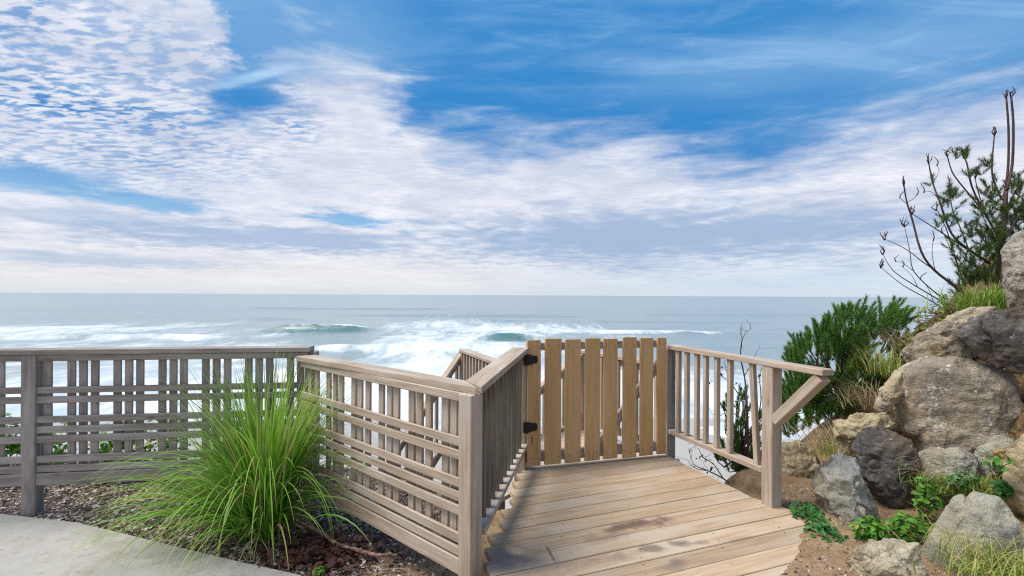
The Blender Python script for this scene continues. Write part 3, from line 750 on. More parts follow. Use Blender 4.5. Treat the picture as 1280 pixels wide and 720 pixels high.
def poly_board(mb, poly, z1, th, frame, ch=.0035):
    e1, e2 = frame; n = len(poly); c = sum(poly, Vector((0, 0))) / n
    ins = []
    for i in range(n):
        a, b, d_ = poly[i - 1], poly[i], poly[(i + 1) % n]
        d1 = (b - a).normalized(); d2 = (d_ - b).normalized()
        ins.append(b + (d2 - d1).normalized() * ch * 1.2 if (d2 - d1).length > .05 else b)
    off = rng.uniform(0, 50, 3); V = []; G = []
    for ring, z in ((poly, z1 - th), (poly, z1 - ch), (ins, z1)):
        for p in ring:
            V.append((p.x, p.y, z)); G.append((p.dot(e1) + off[0], p.dot(e2) + off[1], z + off[2]))
    Fc = [tuple(range(n))[::-1], tuple(range(2 * n, 3 * n))]
    for r_ in (0, 1): Fc += [(r_ * n + i, r_ * n + (i + 1) % n, (r_ + 1) * n + (i + 1) % n, (r_ + 1) * n + i) for i in range(n)]
    mb.add(V, Fc, G)
v00 = 2.446; bw = .1406
mb = MB()
gclip = TA.dot(-tn) + .045
for k in range(-9, 13):
    va, vb = v00 + k * bw + .003, v00 + (k + 1) * bw - .003
    ul = uL((va + vb) / 2) + random.uniform(-.022, .018)
    if k >= 6: ul = uL((va + vb) / 2) - .02
    poly = [eu * ul + ev * va, eu * (uR(va) + random.uniform(0, .01)) + ev * va, eu * (uR(vb) + random.uniform(0, .01)) + ev * vb, eu * (ul + random.uniform(-.004, .004)) + ev * vb]
    poly = clip(poly, -tn, gclip)
    if len(poly) >= 3: poly_board(mb, poly, random.uniform(-.0015, .0015), .036, (eu, ev))
nf = len(mb.f)
for o_ in (.18, .62, 1.08, 1.5):
    for k in range(-8, 9):
        for dv in (.035, .105):
            p = Vector((.02 + o_, 2.2)) ; vv = v00 + k * bw + dv + random.uniform(-.008, .008); uu = p.dot(eu) + (vv - p.dot(ev)) * .55 + random.uniform(-.006, .006)
            if not uL(vv) + .03 < uu < uR(vv) - .03: continue
            c_ = eu * uu + ev * vv
            if c_.dot(-tn) > gclip - .02: continue
            r_ = random.uniform(.0024, .0038)
            if random.random() < .35: continue
            mb.add([(c_.x + r_ * math.cos(a * .785), c_.y + r_ * math.sin(a * .785), .0024) for a in range(8)], [tuple(range(8))])
bo_ = mb.build('boards', [M_DECK, M_IRON], deck)
for pi in range(nf, len(bo_.data.polygons)): bo_.data.polygons[pi].material_index = 1
mb = MB()
p, q_ = TA - td * .02 - tn * .066, TB + td * .03 - tn * .066
mb.beam((p.x, p.y, -.014), (q_.x, q_.y, -.014), .038, .036); mb.build('threshold', M_LAND, deck)
mb = MB()
for o_ in (.25, .75, 1.25):
    p = Vector((.12 + o_ * .8, 2.2 + o_ * .2)); mb.beam((p.x, p.y, -.11), (p.x + .35, p.y + 1.75 + .1 * o_, -.11), .038, .14)
mb.build('joists', M_GREY, deck)

# lower landing and stair rails beyond the gate
land = empty('landing', (.9, 5.0, -.3), 'lower plank landing seen between the gate pickets', 'landing')
K = Vector((.88, 5.95)); Rr = Vector((1.46, 4.93))
lp = [Vector(p) for p in ((.02, 4.0), (1.40, 4.36), (1.56, 4.75), (.98, 5.98), (.80, 5.98), (.25, 5.72), (-.3, 5.3), (-.62, 6.2), (-1.0, 6.05), (-.55, 4.9), (-.1, 4.2))]
mb = MB()
lth = R(8); l1 = Vector((math.cos(lth), math.sin(lth))); l2 = Vector((-l1.y, l1.x))
cl = [Vector(p) for p in ((.0, 4.05), (1.40, 4.40), (1.55, 4.75), (.97, 5.98), (.80, 5.98), (.27, 5.74), (.05, 4.9))]
for k in range(26, 44):
    va, vb = k * .14 + .003, (k + 1) * .14 - .003
    poly = list(cl)
    poly = clip(poly, l2, vb); poly = clip(poly, -l2, -va) if len(poly) > 2 else []
    if len(poly) >= 3: poly_board(mb, poly, -.22, .036, (l1, l2))
cl2 = [Vector(p) for p in ((-.14, 3.9), (.0, 4.1), (.04, 4.9), (.26, 5.74), (-.2, 6.3), (-.65, 6.5), (-.45, 5.3))]
for k in range(26, 48):
    va, vb = k * .14 + .003, (k + 1) * .14 - .003
    poly = clip(list(cl2), l2, vb); poly = clip(poly, -l2, -va) if len(poly) > 2 else []
    if len(poly) >= 3: poly_board(mb, poly, -.26, .036, (l1, l2))
mb.build('boards', M_LAND, land)
for x, y in ((.2, 4.3), (1.3, 4.6), (.85, 5.85), (-.5, 6.2), (-.1, 4.6)): MB().post(x, y, gz(x, y) - .2, -.26, 0).build('support_post', M_GREY, land)

def level_rail(root, A, B, zt, zb, nb, capw=.12, endA=True, endB=True, off=.06):
    """railing with cap, sub rail, bottom rail and balusters from A to B (Vector3 with z = cap top)"""
    A = Vector(A); B = Vector(B); d = (B - A); L = d.length; d.normalize()
    dn = Vector((0, 0, 1)); hd = Vector((d.x, d.y, 0)).normalized()
    MB().beam(A - dn * .019, B - dn * .019, capw, .038).build('top_cap', M_FENCE, root)
    MB().beam(A - dn * .075, B - dn * .075, .036, .07).build('top_rail', M_GREY, root)
    MB().beam(A - dn * (zt - zb), B - dn * (zt - zb), .036, .08).build('bottom_rail', M_FENCE, root)
    side = Vector((hd.y, -hd.x, 0)) * .036
    for i in range(nb):
        s = (i + .7) / nb * L; p = A + d * s + side
        MB().beam((p.x, p.y, p.z - (zt - zb) - .03), (p.x, p.y, p.z - .05), .036, .036, up=tuple(hd), ch=.003).build('baluster', M_FENCE, root)
sr = empty('stair_railing', (K.x, K.y, -.25), 'stair handrail and landing rail meeting at a post behind the gate pickets', 'railing')
level_rail(sr, (K.x, K.y, .74), (1.50, 4.86, .735), .74, -.10, 9)
level_rail(sr, (K.x - .03, K.y - .01, .70), (K.x - 1.0, K.y - .50, .05), .74, -.02, 8, .10)
MB().post(K.x, K.y, -1.2, .70, R(30)).build('post', M_FENCE, sr)
C = Vector((-.62, 6.25)); CE = Vector((-.09, 4.98))
cr = empty('stair_railing', (C.x, C.y, -.3), 'pale stair railing rising to a corner peak above the surf left of the hinges', 'railing')
level_rail(cr, (C.x, C.y, .71), (CE.x, CE.y, .71), .71, -.12, 12)
level_rail(cr, (C.x, C.y, .71), (-1.42, 5.35, -.50), .71, -.15, 11, .09)
MB().post(C.x, C.y, -1.5, .67, math.atan2(CE.y - C.y, CE.x - C.x)).build('post', M_FENCE, cr)
# ------------------------------------------------------------------ boulders
def ico(sub):
    bm = bmesh.new(); bmesh.ops.create_icosphere(bm, subdivisions=sub, radius=1)
    v = np.array([x.co[:] for x in bm.verts]); f = np.array([[x.index for x in q_.verts] for q_ in bm.faces]); bm.free(); return v, f
ICO = ico(6)
def boulder(px_outline, d, mat, label, thick=.75, seed=1, cuts=13, rough=1.0, cmin=.48, cmax=.84, name='boulder', cat='boulder', group='boulders stacked in the bank'):
    pl = np.array([D(px, py, d) for px, py in px_outline])
    cpx = np.mean([p[0] for p in px_outline]); cpy = np.mean([p[1] for p in px_outline])
    c = np.array(D(cpx, cpy, d)); ray = unit(np.array([c[0], c[1], 0])); rgt = np.array([ray[1], -ray[0], 0]); up = np.array([0, 0, 1.0])
    # outline projected on the plane through c that faces the viewer
    eye = np.array([0, 0, EYE]); pr = []
    for p in pl:
        v = p - eye; k = np.dot(c - eye, ray) / np.dot(v, ray); w = eye + v * k - c; pr.append((np.dot(w, rgt), w[2]))
    pr = np.array(pr); ang = np.arctan2(pr[:, 1], pr[:, 0]); o_ = np.argsort(ang)
    # dense polygon radius
    th = np.linspace(-np.pi, np.pi, 361); rad = np.zeros_like(th); n = len(pr)
    for i, a in enumerate(th):
        dx, dy = math.cos(a), math.sin(a); best = 0
        for j in range(n):
            (x1, y1), (x2, y2) = pr[j], pr[(j + 1) % n]; ex, ey = x2 - x1, y2 - y1; den = dx * ey - dy * ex
            if abs(den) < 1e-9: continue
            r_ = (x1 * ey - y1 * ex) / den; s = (x1 * dy - y1 * dx) / den
            if 0 <= s <= 1 and r_ > best: best = r_
        rad[i] = best
    rs = np.random.default_rng(seed)
    v, f = ICO; v = v.copy()
    for _ in range(cuts):
        nn = unit(rs.normal(size=3) + np.array([0, -.6, .2])); cc = rs.uniform(cmin, cmax)
        dd = v @ nn - cc; v = v - np.clip(dd, 0, None)[:, None] * nn * .97
    for _ in range(26):
        nn = unit(rs.normal(size=3) + np.array([0, -.4, .1])); m_ = (v @ nn).max(); dd = v @ nn - m_ * rs.uniform(.93, .99)
        v = v - np.clip(dd, 0, None)[:, None] * nn * .95
    rho = np.hypot(v[:, 0], v[:, 2]); a = np.arctan2(v[:, 2], v[:, 0])
    R0 = np.interp(a, th, rad); rm = rad.mean()
    q = np.clip(rho, 0, 1.0) ** .82
    nb_ = 48; bi = ((a + np.pi) / (2 * np.pi) * nb_).astype(int) % nb_
    mxq = np.array([q[bi == b_].max() for b_ in range(nb_)]); ctr = (np.arange(nb_) + .5) / nb_ * 2 * np.pi - np.pi
    q = q / np.interp(a, np.r_[ctr[-1] - 2 * np.pi, ctr, ctr[0] + 2 * np.pi], np.r_[mxq[-1], mxq, mxq[0]]).clip(.5, 1)
    pos = c + (np.cos(a) * q * R0)[:, None] * rgt + (np.sin(a) * q * R0)[:, None] * up + (v[:, 1] * rm * thick)[:, None] * ray
    nrm = unit(v)
    dn = fbm(pos * 2.2 / max(rm, .1) * .4 + seed * 3.7, 3, seed) * .05 * rm
    dn += fbm(pos * 7 + seed, 5, seed + 5, .55) * .05 * min(rm, .35) * rough / .35 * .35
    rg = 1 - np.abs(fbm(pos * 5 + seed * 1.3, 4, seed + 9)); dn += (rg - .85) * .045 * rm * rough
    dn += fbm(pos * 24, 4, seed + 15, .6) * .020 * rough
    gk = fbm(pos * 3.1 + seed * 2.1, 3, seed + 21); dn -= .028 * np.exp(-(gk / .03) ** 2) * sstep(-.1, .25, fbm(pos * 1.7 + seed, 2, seed + 23))
    st_ = fbm(pos * np.array([2.5, 2.5, 9.0]) @ np.array([[.9, 0, .43], [0, 1, 0], [-.43, 0, .9]]) + seed, 4, seed + 25); dn += st_ * .022 * rough
    pos = pos + (nrm[:, 0:1] * rgt + nrm[:, 1:2] * ray + nrm[:, 2:3] * up) * dn[:, None]
    o = np_mesh(name, pos, f, RK[mat], origin=(c[0], c[1], pos[:, 2].min()))
    return tag(o, label, cat, group)
boulder([(972, 552), (1000, 549), (1018, 561), (1030, 590), (1027, 615), (1002, 628), (974, 626)], 3.85, 'tan', 'tan boulder directly behind the right railing post', .8, 3, rough=1.6)
boulder([(1014, 602), (1028, 577), (1050, 567), (1070, 574), (1084, 600), (1100, 640), (1094, 660), (1060, 664), (1034, 655), (1019, 630)], 3.1, 'light', 'pale grey lichen covered boulder at the foot of the bank', .75, 5, rough=1.2)
boulder([(1063, 562), (1083, 536), (1106, 533), (1142, 552), (1152, 580), (1156, 640), (1142, 658), (1113, 652), (1093, 612), (1073, 590)], 3.2, 'dark', 'charcoal rough boulder in the middle of the bank', .6, 8, rough=1.5)
boulder([(1044, 530), (1070, 518), (1108, 514), (1118, 530), (1100, 548), (1076, 566), (1056, 580), (1044, 562)], 3.55, 'tan', 'low tan boulder below the dry grass and above the pale boulder', .7, 11, rough=1.6)
boulder([(1091, 512), (1100, 489), (1119, 462), (1133, 459), (1130, 492), (1114, 513), (1098, 519)], 3.5, 'mix', 'narrow slanting brown boulder left of the largest boulder', .8, 14)
boulder([(1117, 480), (1126, 458), (1160, 445), (1200, 448), (1245, 458), (1272, 476), (1282, 520), (1276, 565), (1240, 592), (1190, 604), (1152, 590), (1138, 552), (1121, 538), (1117, 505)], 3.35, 'mix', 'largest mottled boulder in the bank with white bird droppings', .45, 17, cuts=11, cmin=.6, cmax=.88, rough=.8)
boulder([(1126, 442), (1148, 418), (1173, 403), (1185, 392), (1215, 382), (1248, 382), (1250, 410), (1225, 430), (1215, 470), (1165, 466), (1138, 458)], 3.75, 'mix', 'flat topped tan boulder under the bright grass tuft', .6, 20, rough=.9)
boulder([(1193, 420), (1214, 398), (1250, 386), (1290, 378), (1340, 392), (1345, 470), (1290, 472), (1256, 466), (1234, 452), (1212, 437)], 3.15, 'dark', 'dark overhanging boulder at the right edge above the largest boulder', .6, 23, cuts=12)
boulder([(1252, 312), (1264, 294), (1292, 280), (1340, 276), (1350, 395), (1285, 392), (1260, 386), (1254, 362)], 3.3, 'grey', 'upright grey boulder at the top of the bank', .7, 26)
boulder([(1206, 592), (1222, 560), (1245, 543), (1268, 548), (1272, 590), (1244, 610), (1213, 612)], 3.0, 'slate', 'small blue grey boulder wedged under the largest boulder', .7, 29)
boulder([(1140, 770), (1150, 700), (1170, 650), (1192, 622), (1220, 616), (1252, 624), (1275, 650), (1290, 690), (1285, 790), (1145, 800)], 2.5, 'slate', 'smooth slanting grey green slab at the bottom right', .45, 32, cuts=9, rough=.5, cmin=.6)
boulder([(1058, 706), (1066, 684), (1090, 677), (1122, 679), (1152, 682), (1160, 705), (1160, 760), (1060, 760)], 2.42, 'cream', 'cream boulder at the bottom edge beside the soil', .7, 35, rough=1.3)
boulder([(1250, 582), (1260, 554), (1282, 541), (1325, 536), (1335, 650), (1288, 648), (1258, 625)], 2.75, 'tan', 'tan boulder cut by the right edge of the picture', .7, 38)
boulder([(1036, 656), (1050, 646), (1064, 655), (1080, 676), (1076, 690), (1058, 684)], 2.95, 'tan', 'small buff rock wedged under the pale grey boulder', .9, 41, rough=.8)
boulder([(1070, 588), (1082, 590), (1102, 618), (1118, 650), (1104, 664), (1086, 625)], 3.3, 'tan', 'rusty stone filling the gap between pale and charcoal boulders', .9, 43, rough=1.5)
boulder([(1255, 462), (1275, 462), (1330, 470), (1335, 545), (1285, 540), (1268, 500)], 3.35, 'tan', 'ochre stone under the dark overhanging boulder', .7, 46, rough=1.4)
boulder([(1108, 510), (1130, 500), (1134, 560), (1118, 566), (1104, 540)], 3.6, 'tan', 'brown stone in shadow beside the narrow slanting boulder', .8, 48, rough=1.5)
boulder([(1140, 575), (1160, 560), (1200, 560), (1224, 574), (1228, 602), (1205, 618), (1165, 616), (1145, 600)], 3.05, 'slate', 'grey block under the largest boulder behind the yellow green grass', .8, 61)
dr = dsea(431)
boulder([(980, 433), (984, 428.5), (991, 427.2), (996, 428.5), (1002, 424.4), (1008, 430), (1012, 434), (995, 436)], dr, 'dark', 'dark rock islet in the sea left of the pine shrub', .5, 51, name='sea_rock', cat='sea rock', group=None, rough=.2)

# ------------------------------------------------------------------ vegetation builders
def blades(base, azim, elv, length, bend, width, nseg=9, twist=None):
    """curved tapering leaf strips; all arguments arrays of n"""
    n = len(azim); p = np.array(base, float); tt = np.linspace(0, 1, nseg + 1)
    V = np.zeros((n, nseg + 1, 2, 3)); A = np.zeros((n, nseg + 1, 2))
    side = np.stack([-np.sin(azim), np.cos(azim), np.zeros(n)], -1)
    if twist is not None:
        side = side * np.cos(twist)[:, None] + np.stack([np.zeros(n), np.zeros(n), np.sin(twist)], -1)
    for k, t_ in enumerate(tt):
        e_ = elv - bend * t_ ** 1.4
        w = width * (1 - t_ ** 2.2) * (.55 + .45 * min(1, t_ * 5)) + .0004
        V[:, k, 0] = p - side * w[:, None] / 2; V[:, k, 1] = p + side * w[:, None] / 2; A[:, k] = t_
        p = p + np.stack([np.cos(e_) * np.cos(azim), np.cos(e_) * np.sin(azim), np.sin(e_)], -1) * (length / nseg)[:, None]
    q = np.arange(nseg)[:, None] * 2 + np.array([0, 1, 3, 2])[None]
    f = (q[None] + (np.arange(n) * (nseg + 1) * 2)[:, None, None]).reshape(-1, 4)
    return V.reshape(-1, 3), f, A.ravel()
def cat(parts):
    V = []; Fs = []; A = []; k = 0
    for v, f, a in parts: V.append(v); Fs.append(f + k); A.append(a); k += len(v)
    return np.concatenate(V), np.concatenate(Fs), np.concatenate(A)
def plant(name, parts, mat, label, category, group=None, origin=None):
    V, f, a = cat(parts)
    o = np_mesh(name, V, f, mat, origin=origin if origin is not None else (V[:, 0].mean(), V[:, 1].mean(), V[:, 2].min()), attrs={'tt': a})
    return tag(o, label, category, group)
def tuft(cx, cy, n, spread, hgt, mat, label, name='grass_tuft', category='grass tuft', group='grass tufts on the bank', lean=None, bend=(.4, 1.6), elv=(.9, 1.5), width=(.003, .006), zs=None, nseg=6, sy=None, zadd=0.0):
    x = cx + rng.normal(size=n) * spread; y = cy + rng.normal(size=n) * (sy if sy is not None else spread)
    z = ground(x, y) - .01 + zadd if zs is None else np.full(n, zs) + rng.normal(size=n) * .02
    a = rng.uniform(0, 6.283, n) if lean is None else lean + rng.normal(size=n) * .9
    return plant(name, [blades(np.stack([x, y, z], -1), a, rng.uniform(*elv, n), hgt * rng.uniform(.45, 1.0, n), rng.uniform(*bend, n), rng.uniform(*width, n), nseg)], mat, label, category, group)

# the tall grass clump in front of the fence corner
base = W(334, 662, -.19); bx, by = base.x, base.y
n = 760
r_ = np.abs(rng.normal(size=n)) * .085; a0 = rng.uniform(0, 6.283, n)
pb_ = np.stack([bx + r_ * np.cos(a0), by + r_ * np.sin(a0), np.full(n, -.21)], -1)
az_ = a0 + rng.normal(size=n) * .45
k = rng.random(n)
upr = k < .74
elv = np.where(upr, rng.uniform(1.22, 1.57, n), rng.uniform(.75, 1.3, n))
bend = np.where(upr, rng.uniform(.1, 1.1, n), rng.uniform(1.1, 2.3, n))
ln = np.where(upr, rng.uniform(.75, 1.34, n), rng.uniform(.6, 1.15, n))
rgt_ = (~upr) & (np.cos(az_) > .1); ln = np.where(rgt_, ln * .82, ln); bend = np.where(rgt_, bend * .8, bend)
p1 = blades(pb_, az_, elv, ln, bend, rng.uniform(.008, .016, n), 11, rng.normal(size=n) * .5)
# long leaves sweeping left and forward over the path
n2 = 140
a2 = math.pi + rng.normal(size=n2) * .65 + .25
r2 = np.abs(rng.normal(size=n2)) * .08
pb2 = np.stack([bx - .08 + r2 * np.cos(a2), by + r2 * np.sin(a2) - .02, np.full(n2, -.2)], -1)
p2 = blades(pb2, a2, rng.uniform(.7, 1.15, n2), rng.uniform(.7, 1.12, n2), rng.uniform(1.2, 2.0, n2), rng.uniform(.007, .013, n2), 11, rng.normal(size=n2) * .5)
n3 = 130
a3 = rng.uniform(0, 6.283, n3)
pb3 = np.stack([bx + .06 * np.cos(a3), by + .06 * np.sin(a3), np.full(n3, -.2)], -1)
p3_ = blades(pb3, a3, rng.uniform(1.25, 1.5, n3), rng.uniform(.95, 1.4, n3), rng.uniform(1.8, 3.3, n3), rng.uniform(.008, .013, n3), 12)
clump = plant('grass_clump', [p1, p2, p3_], M_BLADE, 'tall arching green grass clump between fence and concrete path', 'grass', origin=(bx, by, -.2))

n4 = 130; a4 = rng.uniform(0, 6.283, n4); r4 = np.abs(rng.normal(size=n4)) * .1
V, f, a = blades(np.stack([bx + r4 * np.cos(a4), by + r4 * np.sin(a4), np.full(n4, -.2)], -1), a4 + rng.normal(size=n4) * .5, rng.uniform(.2, 1.2, n4), rng.uniform(.2, .5, n4), rng.uniform(.6, 2.0, n4), rng.uniform(.005, .010, n4), 9)
np_mesh('dead_leaves', V, f, M_DRY, parent=clump, attrs={'tt': a})
# bank tufts -------------------------------------------------------------
def at_bank(px, py, d): p = D(px, py, d); return p.x, p.y, p.z
x, y, z = at_bank(1226, 378, 3.95)
tuft(x, y, 420, .11, .30, M_GRASS, 'bright green grass tuft under the sparse pine', zs=z - .06, bend=(.6, 2.0), elv=(.8, 1.5), width=(.004, .008))
x, y, z = at_bank(1250, 372, 3.75)
tuft(x, y, 160, .07, .22, M_GRASS, 'small bright grass tuft touching the upright grey boulder', zs=z - .05, bend=(.6, 2.0), width=(.004, .007))
x, y, z = at_bank(1085, 492, 4.0)
tuft(x, y, 150, .10, .36, M_DRY, 'pale dry grass above the narrow slanting boulder', zs=z - .10, lean=2.6, bend=(.3, 1.5), elv=(.6, 1.3), width=(.003, .005))
x, y, z = at_bank(1035, 545, 3.85)
tuft(x, y, 150, .11, .30, M_DRY, 'dry straw grass in front of the pine shrub', zs=z - .08, lean=2.7, bend=(.3, 1.6), elv=(.6, 1.3), width=(.003, .005))
x, y, z = at_bank(1046, 560, 3.7)
tuft(x, y, 200, .07, .16, M_OLIVE, 'short green grass tuft left of the low tan boulder', zs=z - .06, bend=(.5, 1.8), width=(.003, .005))
x, y, z = at_bank(1108, 455, 4.0)
tuft(x, y, 230, .09, .32, M_OLIVE, 'green grass tuft between pine shrub and flat topped boulder', zs=z - .08, lean=2.3, bend=(.3, 1.4), width=(.003, .006))
x, y, z = at_bank(1130, 420, 4.1)
tuft(x, y, 110, .09, .34, M_DRY, 'dry yellow grass at the crest left of the flat topped boulder', zs=z - .1, lean=2.6, bend=(.4, 1.7), elv=(.5, 1.3), width=(.003, .005))
x, y, z = at_bank(1180, 598, 3.02)
tuft(x, y, 700, .085, .13, M_GRASS, 'yellow green grass between charcoal boulder and slab', zs=z - .05, bend=(.6, 2.0), width=(.003, .005))
x, y, z = at_bank(1215, 606, 2.95)
tuft(x, y, 620, .08, .14, M_OLIVE, 'olive grass tuft above the smooth slanting slab', zs=z - .05, bend=(.6, 2.0), width=(.003, .005))
x, y, z = at_bank(1244, 608, 2.85)
tuft(x, y, 330, .055, .13, M_OLIVE, 'small grass tuft left of the tan boulder at the right edge', zs=z - .05, bend=(.6, 2.0), width=(.003, .005))
x, y, z = at_bank(1278, 700, 2.28)
tuft(x, y, 1100, .14, .30, M_OLIVE, 'large drooping grass tuft in the bottom right corner', zs=z - .10, bend=(.8, 2.4), elv=(.7, 1.5), width=(.003, .006), lean=None)
x, y, z = at_bank(1160, 592, 3.0)
tuft(x, y, 60, .04, .22, M_DRY, 'dry stalks hanging over the charcoal boulder', zs=z - .02, lean=3.5, bend=(.6, 1.8), elv=(.2, 1.0), width=(.002, .004))

# leafy plants ------------------------------------------------------------
def leaves(P, nrm, size, elong=1.3):
    """folded oval leaves at P facing nrm"""
    n = len(P); nrm = unit(nrm); a = unit(np.cross(nrm, rng.normal(size=(n, 3)))); b = np.cross(nrm, a)
    sh = np.array([[0, 0, 0], [.35, .42, .10], [.75, .33, .08], [1.05, 0, -.05], [.75, -.33, .08], [.35, -.42, .10]]) - np.array([.5, 0, 0])
    s = size[:, None, None]
    V = P[:, None] + s * (sh[None, :, 0:1] * elong * a[:, None] + sh[None, :, 1:2] * b[:, None] + sh[None, :, 2:3] * nrm[:, None])
    f = np.array([[0, 1, 2, 3], [0, 3, 4, 5]])
    return V.reshape(-1, 3), (f[None] + (np.arange(n) * 6)[:, None, None]).reshape(-1, 4), np.zeros(n * 6)
def leafy(px, py, d, rx, ry, rz, n, size, mat, label, name='creeper', category='plant', group=None, upw=1.0, stems=5):
    c = np.array(D(px, py, d))
    u = unit(rng.normal(size=(n, 3))) * (rng.random(n) ** .45)[:, None]
    P = c + u * np.array([rx, ry, rz]) + .3 * np.array([rx, ry, rz]) * np.stack([fbm(u * 3 + 5 * k_, 2, 80 + k_) for k_ in range(3)], -1)
    nr = u * .8 + np.array([0, -.35, upw]) + rng.normal(size=(n, 3)) * .45
    V, f, a = leaves(P, nr, rng.uniform(.55, 1.15, n) * size)
    root = empty(name, (c[0], c[1], c[2] - rz), label, category, group)
    np_mesh('foliage', V, f, mat, parent=root, attrs={'tt': a})
    s_ = MB()
    for _ in range(stems):
        e = P[rng.integers(n)]; b0_ = c + np.array([rng.normal() * rx * .4, rng.normal() * ry * .4, -rz * 1.1])
        s_.tube([b0_, (b0_ + e) / 2 + rng.normal(size=3) * .02, e], .003, .0015, 5)
    s_.build('stems', M_BARK, root, smooth=True)
    return root
leafy(1012, 642, 3.1, .11, .15, .05, 210, .030, M_IVY, 'dark ivy patch beside the soil at the foot of the pale boulder', 'ivy', 'ivy')
leafy(1032, 668, 2.85, .09, .13, .06, 210, .031, M_IVY, 'dark glossy ivy patch left of the small buff rock', 'ivy', 'ivy')
leafy(1092, 662, 2.8, .13, .07, .07, 250, .028, M_COVER, 'bright green creeper between pale boulder and cream boulder', 'creeper', 'creeper')
leafy(1136, 658, 2.78, .12, .07, .08, 280, .030, M_COVER, 'bright green creeper left of the smooth slab', 'creeper', 'creeper')
leafy(1160, 622, 2.92, .08, .06, .13, 190, .030, M_COVER, 'green creeper trailing down beside the charcoal boulder', 'creeper', 'creeper')
leafy(1205, 600, 2.90, .11, .06, .05, 70, .030, M_IVY, 'dark leaves among the olive grass above the slab', 'creeper', 'creeper')
leafy(1255, 612, 2.75, .05, .05, .04, 45, .04, M_IVY, 'dark leafy sprig under the tan boulder at the right edge', 'creeper', 'creeper')
leafy(1165, 405, 4.1, .16, .16, .16, 260, .032, M_SCRUB, 'reddish scrub at the crest below the bare pine branches', 'scrub', 'shrub', stems=14)
leafy(1148, 430, 4.0, .13, .12, .10, 140, .032, M_SCRUB, 'yellow green scrub left of the flat topped boulder', 'scrub', 'shrub', stems=10)
leafy(1190, 385, 4.25, .16, .14, .13, 180, .03, M_SCRUB, 'brown green scrub at the base of the sparse pine', 'scrub', 'shrub', stems=12)
leafy(400, 714, 2.72, .035, .03, .02, 40, .02, M_COVER, 'tiny yellow green weed at the edge of the concrete path', 'weed', 'weed', stems=2)
leafy(1243, 575, 2.72, .10, .05, .05, 16, .045, M_COVER, 'bramble sprig with round berries hanging over the right boulders', 'bramble', 'bramble', stems=6)
br = [o for o in col.objects if o.name.startswith('bramble')][0]
mb = MB()
v_, f_i = ico(2)
for px, py in ((1246, 566), (1254, 564), (1253, 571)): mb.add(v_ * .014 + np.array(D(px, py, 2.66)), [tuple(q) for q in f_i])
mb.build('berries', M_BERRY, br, smooth=True)
for px, py, rx, lab in ((75, 575, .12, 'low leafy plant behind the slatted fence beside its left post'), (150, 560, .22, 'leafy bush seen through the middle of the grey slatted fence'), (205, 560, .20, 'leafy bush behind the grey slatted fence left of the grass clump'), (15, 560, .16, 'leafy bush behind the fence at the left edge'), (280, 575, .2, 'leafy bush hidden behind the tall grass clump')):
    leafy(px, py - 8, 4.1 + random.uniform(0, .2), rx, .18, .25, int(1100 * rx), .05, M_COVER, lab, 'leafy_bush', 'bush', 'bushes behind the slatted fence', stems=16)
leafy(515, 590, 3.5, .16, .15, .14, 60, .035, M_SCRUB, 'straggly dark plant behind the diagonal fence panel', 'scrub', 'shrub', stems=26)

# dry litter in the bed
x = rng.uniform(-3.4, -.7, 420); y = rng.uniform(2.6, 4.2, 420); k = ~in_poly(x, y, edge); x, y = x[k], y[k]; n = len(x)
sel = rng.random(n) < .9
P_ = blades(np.stack([x, y, ground(x, y) + .012], -1), rng.uniform(0, 6.28, n), rng.uniform(-.1, .25, n), rng.uniform(.04, .22, n), rng.uniform(0, .4, n), rng.uniform(.002, .005, n), 4)
o = plant('plant_litter', [P_], M_DRY, 'dry straw and twigs lying on the gravel bed', 'litter', origin=(0, 0, 0)); o['kind'] = 'stuff'
n = 500
x = -1.15 + rng.normal(size=n) * .16; y = 3.0 + rng.normal(size=n) * .11
V, f, a = leaves(np.stack([x, y, ground(x, y) + .015 + .02 * rng.random(n)], -1), np.array([0, 0, 1]) + rng.normal(size=(n, 3)) * .5, rng.uniform(.02, .045, n), 1.5)
o = np_mesh('leaf_litter', V, f, M_RED, attrs={'tt': a}); tag(o, 'dark red dead leaves beside the fallen branch', 'litter', kind='stuff')

# fallen branch on the gravel
fb = empty('fallen_branch', W(440, 680, -.19), 'knobbly pinkish fallen branch lying on the gravel', 'branch')
pts_ = [W(px, py, z) for px, py, z in ((352, 628, -.02), (372, 648, -.10), (392, 660, -.15), (406, 668, -.165), (420, 678, -.168), (434, 684, -.168), (452, 690, -.165), (470, 694, -.166), (488, 694, -.166), (510, 689, -.16))]
pp = []
for i in range(len(pts_) - 1):
    for k_ in range(3): pp.append(np.array(pts_[i].lerp(pts_[i + 1], k_ / 3)) + rng.normal(size=3) * .003)
pp.append(np.array(pts_[-1]))
mb = MB(); mb.tube(pp, .012, .011, 8)
for v_a in mb.v: v_a += .003 * fbm(v_a * 40, 2, 3)[:, None]
mb.build('main_stem', M_DRIFT, fb, smooth=True)
mb = MB(); mb.tube([pp[9], pp[9] + np.array([.06, .05, .03]), pp[9] + np.array([.16, .07, .035])], .006, .003, 6); mb.tube([pp[16], pp[16] + np.array([.02, -.04, .02])], .007, .005, 6); mb.tube([pp[5], pp[5] + np.array([-.03, .03, .08])], .008, .006, 6)
mb.build('side_twig', M_DRIFT, fb, smooth=True)
tw = MB(); b0_ = W(437, 640, -.2); tw.tube([b0_, b0_ + Vector((-.01, .01, .12)), b0_ + Vector((-.04, .0, .25)), b0_ + Vector((-.05, .0, .40))], .006, .002, 6)
for k_ in range(14):
    s = .26 + k_ * .011; q0 = np.array(b0_) + np.array([-.045, 0, s]); tw.tube([q0, q0 + rng.normal(size=3) * np.array([.016, .016, .012]) + np.array([0, 0, .012])], .0028, .001, 4)
